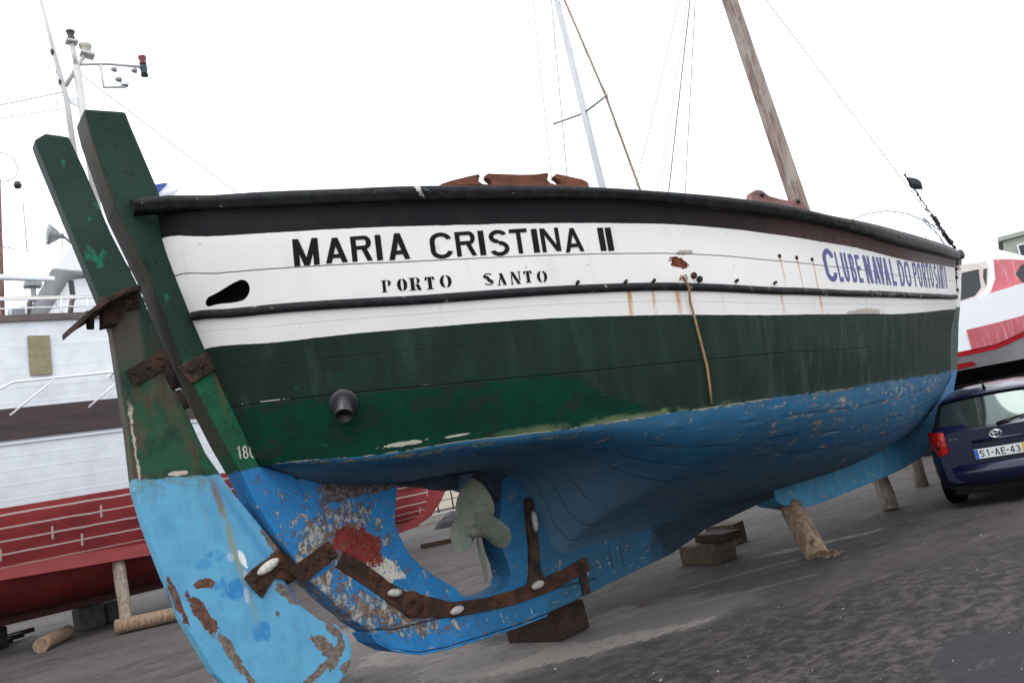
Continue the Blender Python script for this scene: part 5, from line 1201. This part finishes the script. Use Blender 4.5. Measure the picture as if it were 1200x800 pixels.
# sections along the car: s, then (half width, z) from sill to shoulder line
def body():
    mb = MB()
    def sec(s, z0, z1, w, bulge, zmid):
        return [(w-.10, z0), (w-.02, z0+.05), (w+bulge, z0+.20), (w+bulge+.005, zmid), (w+bulge-.01, zmid+.15), (w-.05, z1), (w-.13, z1+.035)]
    S_ = [(-.02, .30, .84, .62, .0, .55), (.02, .25, .92, .68, .02, .55), (.18, .20, .95, .705, .03, .56), (.5, .22, .96, .715, .03, .56), (1.2, .20, .95, .72, .03, .55), (2.2, .20, .93, .72, .03, .52), (3.0, .20, .90, .72, .03, .52), (3.6, .22, .82, .69, .02, .5), (3.95, .25, .72, .61, .0, .48), (4.08, .32, .60, .50, .0, .45)]
    rows_ = []
    for s, z0, z1, w, bg, zm_ in S_:
        h = sec(s, z0, z1, w, bg, zm_)
        rows_.append([cp(s, a, z) for a, z in h]+[cp(s, -a, z) for a, z in reversed(h)])
    mb.quadstrip(rows_, True, True)
    mb.add(rows_[0], [tuple(range(14))]); mb.add(rows_[-1], [tuple(range(14))])
    return mb
bo = body().build('body', 'car_blue', car)
# greenhouse
gh = MB(); GS = [(.06, .665, .93, .63), (.20, .65, 1.18, .55), (.36, .64, 1.275, .50), (.55, .63, 1.31, .485), (1.3, .63, 1.345, .485), (2.0, .63, 1.33, .485), (2.35, .64, 1.25, .50), (3.05, .65, .92, .59)]
rows_ = []
for s, wb, zt_, wt in GS:
    top = [(wb, .90), (lerp(wb, wt, .5), lerp(.90, zt_, .52)), (wt+.02, zt_-.05), (wt-.04, zt_-.012), (wt*.6, zt_+.012), (0.001, zt_+.02)]
    rows_.append([cp(s, a, z) for a, z in top]+[cp(s, -a, z) for a, z in reversed(top)])
gh.quadstrip(rows_, True); gh.add(rows_[0], [tuple(range(12))])
gho = gh.build('roof', 'car_blue', car)
# rear screen, slightly proud and curved
def rearpt(a, h, o=0):
    """a across -1..1, h 0..1 up the rear screen"""
    w = lerp(.60, .50, h); s = lerp(.015, .155, h**1.1)+.075*abs(a)**2.6; z = lerp(.90, 1.23, h)-.03*abs(a)**3*h
    return cp(s-o, a*w, z)
mb = MB(); mb.quadstrip([[rearpt(-1+2*i/14, k/6, .03) for k in range(7)] for i in range(15)])
gl = G('car_glass'); nn = gl.noise(4, 3)
MAT['car_glass'] = gl.done(gl.mix(nn, (.08, .105, .10), (.11, .135, .13)), .06, None, .01, .75, .9)
mb.build('rear_window', 'car_glass', car)
mb = MB()
for a0, a1 in ((-1.07, -.985), (.985, 1.07)):
    mb.quadstrip([[rearpt(lerp(a0, a1, i/2), k/6, .036) for k in range(-0, 7)] for i in range(3)])
mb.quadstrip([[rearpt(-1+2*i/14, 1.0+.09*k, .036-.012*k) for k in range(2)] for i in range(15)])
mb.build('window_trim', 'rubber', car)
# spoiler lip and antenna
mb = MB(); mb.quadstrip([[rearpt(-1+2*i/14, 1.10, .05)+V((0, 0, .02)), rearpt(-1+2*i/14, 1.05, .05)+V((0, 0, -.004)), rearpt(-1+2*i/14, 1.16, -.10)+V((0, 0, .022)), rearpt(-1+2*i/14, 1.10, -.28)+V((0, 0, .03))] for i in range(15)], True, True); mb.build('spoiler', 'car_blue', car)
MB().tube([cp(.42, .02, 1.30), cp(.36, .02, 1.36), cp(.28, .02, 1.40)], [.022, .01, .006], 8).build('aerial', 'lamp_black', car)
# side glass
for sgn in (1, -1):
    mb = MB()
    for s0, s1 in ((.42, 1.18), (1.26, 2.3)):
        q = []
        for s_, t_ in ((s0, .08), (s1, .08), (min(s1, 2.15) if s1 > 2 else s1, .88), (s0+.05, .88)):
            z_ = lerp(.93, 1.26, t_); w_h = lerp(.665, .545, t_)
            q.append(cp(s_, sgn*w_h, z_))
        mb.add(q, [(0, 1, 2, 3)])
    mb.build('side_window', 'car_glass', car)
# lights
gr_ = G('tail_light_red'); X, Y, Z = gr_.xyz(); nz = gr_.voro((40, 40, 40))
MAT['tail_red'] = gr_.done(gr_.mix(gr_.th(nz, .2, .5), (.62, .02, .012), (.32, .008, .008)), .12, nz, .004, 0., .7)
for sgn in (1, -1):
    mb = MB()
    def tl(a, h):
        w = lerp(.52, .70, a); s = -.035+.20*max(0, a-.35)**1.6; z = lerp(lerp(.66, .60, a), lerp(.90, .93, a), h)
        return cp(s, sgn*w, z)
    mb.quadstrip([[tl(i/8, k/4)-cf*.02*(1-abs(k/2-1)**3) for k in range(5)] for i in range(9)])
    t_ = mb.build('tail_light', 'tail_red', car)
    MB().lathe(tl(.45, .45)-cf*.018, -cf, [(0, .045), (.004, .042), (.005, 0)], 16).build('lens', 'lamp_red', t_)
# bumper crease, lower skirt, plate
mb = MB()
mb.quadstrip([[cp(-.05+.12*abs(a)**3, a*.70, .50), cp(-.075+.12*abs(a)**3, a*.70, .475), cp(-.07+.12*abs(a)**3, a*.695, .36), cp(-.04+.12*abs(a)**3, a*.68, .26), cp(.05+.1*abs(a)**3, a*.66, .24), cp(.05+.1*abs(a)**3, a*.68, .50)] for a in [-1+i/8 for i in range(17)]], True, True)
mb.build('bumper', 'car_blue', car)
MB().box(cp(.06, 0, .215), (.16, 1.15, .10), Matrix.Rotation(CA, 3, 'Z')).build('skirt', 'rubber', car, .02)
MB().box(cp(1.9, 0, .26), (3.3, 1.2, .14), Matrix.Rotation(CA, 3, 'Z')).build('underside', 'underbody', car)
MB().tube([cp(-.048, -.26, .74), cp(-.048, .26, .74)], .016, 8).build('hatch_handle', 'car_blue', car)
pw = .26
plate = MB().box(cp(-.070, 0, .60), (.014, .52, .11), Matrix.Rotation(CA, 3, 'Z')).build('number_plate', 'plate_white', car, .003)
MB().box(cp(-.0790, .239, .60), (.004, .040, .106), Matrix.Rotation(CA, 3, 'Z')).build('country_band', 'plate_blue', plate)
MB().box(cp(-.0790, -.239, .60), (.004, .040, .106), Matrix.Rotation(CA, 3, 'Z')).build('date_band', 'plate_yellow', plate)
def pn(ch, w, h, t):
    if ch == '5': return [Hh(0, w, h-t/2, t), D(t/2, h*.5, t/2, h-t, t), Hh(0, w*.6, h*.58, t)]+Arc(w*.45, h*.31, w*.5, h*.31, t, -150, 80, 12)
    if ch == '1': return [D(w*.6, 0, w*.6, h, t), [(w*.1, h*.75), (w*.5, h*.83), (w*.5, h), (w*.35, h*.92)]]
    if ch == '4': return [D(w*.72, 0, w*.72, h, t), Hh(0, w, h*.26, t), D(t*.5, h*.28, w*.68, h, t)]
    if ch == '3': return Arc(w*.45, h*.74, w*.48, h*.26, t, -90, 150, 12)+Arc(w*.45, h*.28, w*.53, h*.28, t, -150, 90, 12)
    if ch == '-': return [Hh(0, w, h*.5, t*1.2)]
    return glyph(ch, w, h, t, t)
pl = []; x = -.205
for ch in '51-AE-43':
    w = .022 if ch == '-' else .046
    if ch == 'A': w = .052
    pl += [[(x+p[0], -.037+p[1]) for p in q_] for q_ in pn(ch, w, .074, .011)]; x += w+.0115
sign('plate_lettering', pl, 'letter_black', plate, lambda a, z, e: cp(-.0775-e*.5, -a, .60+z), .5)
pl = []
for k_, q_ in enumerate(('01', '06')):
    pass
# oval emblem of crossing rings
em = MB()
def ring(rx, rz, cx=0, cz=0, r=.006):
    em.tube([cp(-.062, -(cx+rx*cos(t)), .80+cz+rz*sin(t)) for t in [2*pi*i/20 for i in range(21)]], r, 6, False)
ring(.062, .042); ring(.022, .040, 0, .0, .005); ring(.040, .016, 0, .018, .005)
em.build('emblem', 'chrome', car)
tx = []; x = .30
for ch in 'COROLLA':
    tx += [[(x+p[0], p[1]) for p in q_] for q_ in glyph(ch, .020, .022, .0055)]; x += .026
sign('model_lettering', tx, 'chrome', car, lambda a, z, e: cp(-.052-e+.03*max(0, (a-.3)/.3)**2, -a, .80+z), .5)
tx = []; x = -.48
for ch in 'DID':
    tx += [[(x+p[0], p[1]) for p in q_] for q_ in glyph(ch, .022, .013, .003)]; x += .028
sign('badge_lettering', tx, 'chrome', car, lambda a, z, e: cp(-.045-e+.03*max(0, (-a-.3)/.3)**2, -a, .80+z), .5)
# wiper
MB().tube([rearpt(-.06, .02, .05), rearpt(-.25, .10, .07), rearpt(-.95, .28, .055)], [.014, .010, .006], 6).build('wiper', 'lamp_black', car)
# wheels
for s_ in (.66, 3.20):
    for sgn in (1, -1):
        c_ = cp(s_, sgn*.645, .315)
        w_ = MB().lathe(c_-cl*sgn*.11, cl*sgn, [(0, .20), (0, .28), (.03, .31), (.18, .31), (.215, .28), (.21, .20)], 28).build('wheel', 'rubber', car)
        MB().lathe(c_-cl*sgn*.05, cl*sgn, [(0, 0), (.10, .05), (.11, .14), (.14, .19), (.15, .205)], 20).build('rim', 'grey_metal', w_)

cn = MB()
cn.slab([(2.3, 8.2), (2.3, 9.05), (2.85, 9.20), (3.15, 9.27), (3.30, 9.36), (3.10, 9.48), (2.9, 9.44), (2.6, 9.36), (2.0, 9.1), (2.0, 8.2)], lambda p, t: V((p[0], 13+t, p[1])), 0, 1.6)
can = cn.build('canopy', 'boat_white', who, .02)
MB().slab([(2.74, 9.16), (3.02, 9.46), (2.96, 9.47), (2.6, 9.38), (2.55, 9.13)], lambda p, t: V((p[0], 12.97+t, p[1])), 0, .02).build('canopy_panel', 'flag_blue', can)

mb = MB()
for i in range(900):
    a_ = random.uniform(-.9, .9)+HEAD0; d_ = random.uniform(2.6, 13)**1.0
    x_, y_ = -2.96+cos(a_)*d_, -5.64+sin(a_)*d_
    s_ = random.choice((.004, .006, .008, .012))*random.uniform(.7, 1.3)
    p_ = [V((x_+random.uniform(-s_, s_), y_+random.uniform(-s_, s_), z_)) for z_ in (-.001, -.001, -.001, s_*.6, s_*.7)]
    mb.add(p_, [(0, 1, 3), (1, 2, 3), (2, 0, 4), (0, 3, 4), (2, 3, 4)])
setp(mb.build('loose_grit', 'grit'), 'pale grit and paint flakes scattered over the asphalt', 'grit', kind='stuff')

# ------------------------------------------------------------------ camera, light, world
HEAD, PITCH, ROLL = radians(50.9), radians(8.5), radians(11.5)
fw = V((cos(HEAD)*cos(PITCH), sin(HEAD)*cos(PITCH), sin(PITCH))); r0_ = V((sin(HEAD), -cos(HEAD), 0)); u0_ = r0_.cross(fw)
Rv = r0_*cos(ROLL)-u0_*sin(ROLL); Uv = r0_*sin(ROLL)+u0_*cos(ROLL)
cd = bpy.data.cameras.new('camera'); cam = bpy.data.objects.new('camera', cd); COL.objects.link(cam)
M = Matrix((Rv, Uv, -fw)).transposed().to_4x4(); M.translation = V((-2.96, -5.64, 1.5)); cam.matrix_world = M
cd.sensor_width = 36; cd.sensor_fit = 'HORIZONTAL'; cd.lens = 36*970/1200; cd.clip_end = 1500; cd.clip_start = .05
scene.camera = cam
SUN_EL, SUN_AZ = radians(52), radians(215)     # azimuth: direction the light comes from, measured in the XY plane
sd = bpy.data.lights.new('sun', 'SUN'); sd.energy = .75; sd.angle = radians(25); sd.color = (1, .97, .93)
so = bpy.data.objects.new('sun', sd); COL.objects.link(so)
ldir = V((cos(SUN_AZ)*cos(SUN_EL), sin(SUN_AZ)*cos(SUN_EL), sin(SUN_EL)))
so.rotation_euler = ldir.to_track_quat('Z', 'Y').to_euler(); so.location = (0, 0, 30)
w = bpy.data.worlds.new('World'); scene.world = w; w.use_nodes = True; nt = w.node_tree
bg = nt.nodes['Background']; sky = nt.nodes.new('ShaderNodeTexSky'); sky.sky_type = 'NISHITA'; sky.sun_disc = False
sky.sun_elevation = SUN_EL; sky.sun_rotation = radians(90)-SUN_AZ
nt.links.new(sky.outputs[0], bg.inputs[0]); bg.inputs[1].default_value = .05
bg2 = nt.nodes.new('ShaderNodeBackground'); bg2.inputs[0].default_value = (.965, .975, 1., 1); tcw = nt.nodes.new('ShaderNodeTexCoord'); spw = nt.nodes.new('ShaderNodeSeparateXYZ'); nt.links.new(tcw.outputs['Generated'], spw.inputs[0])
mrw = nt.nodes.new('ShaderNodeMapRange'); nt.links.new(spw.outputs[2], mrw.inputs[0])
mrw.inputs[1].default_value = 0; mrw.inputs[2].default_value = 1; mrw.inputs[3].default_value = 1.15; mrw.inputs[4].default_value = 1.85
nt.links.new(mrw.outputs[0], bg2.inputs[1])
ad = nt.nodes.new('ShaderNodeAddShader'); nt.links.new(bg.outputs[0], ad.inputs[0]); nt.links.new(bg2.outputs[0], ad.inputs[1])
nt.links.new(ad.outputs[0], nt.nodes['World Output'].inputs[0])
vs = scene.view_settings; vs.view_transform = 'Standard'; vs.look = 'None'; vs.gamma = 1; vs.exposure = .2; vs.use_curve_mapping = False
scene.cycles.max_bounces = 4; scene.cycles.diffuse_bounces = 3; scene.cycles.glossy_bounces = 2
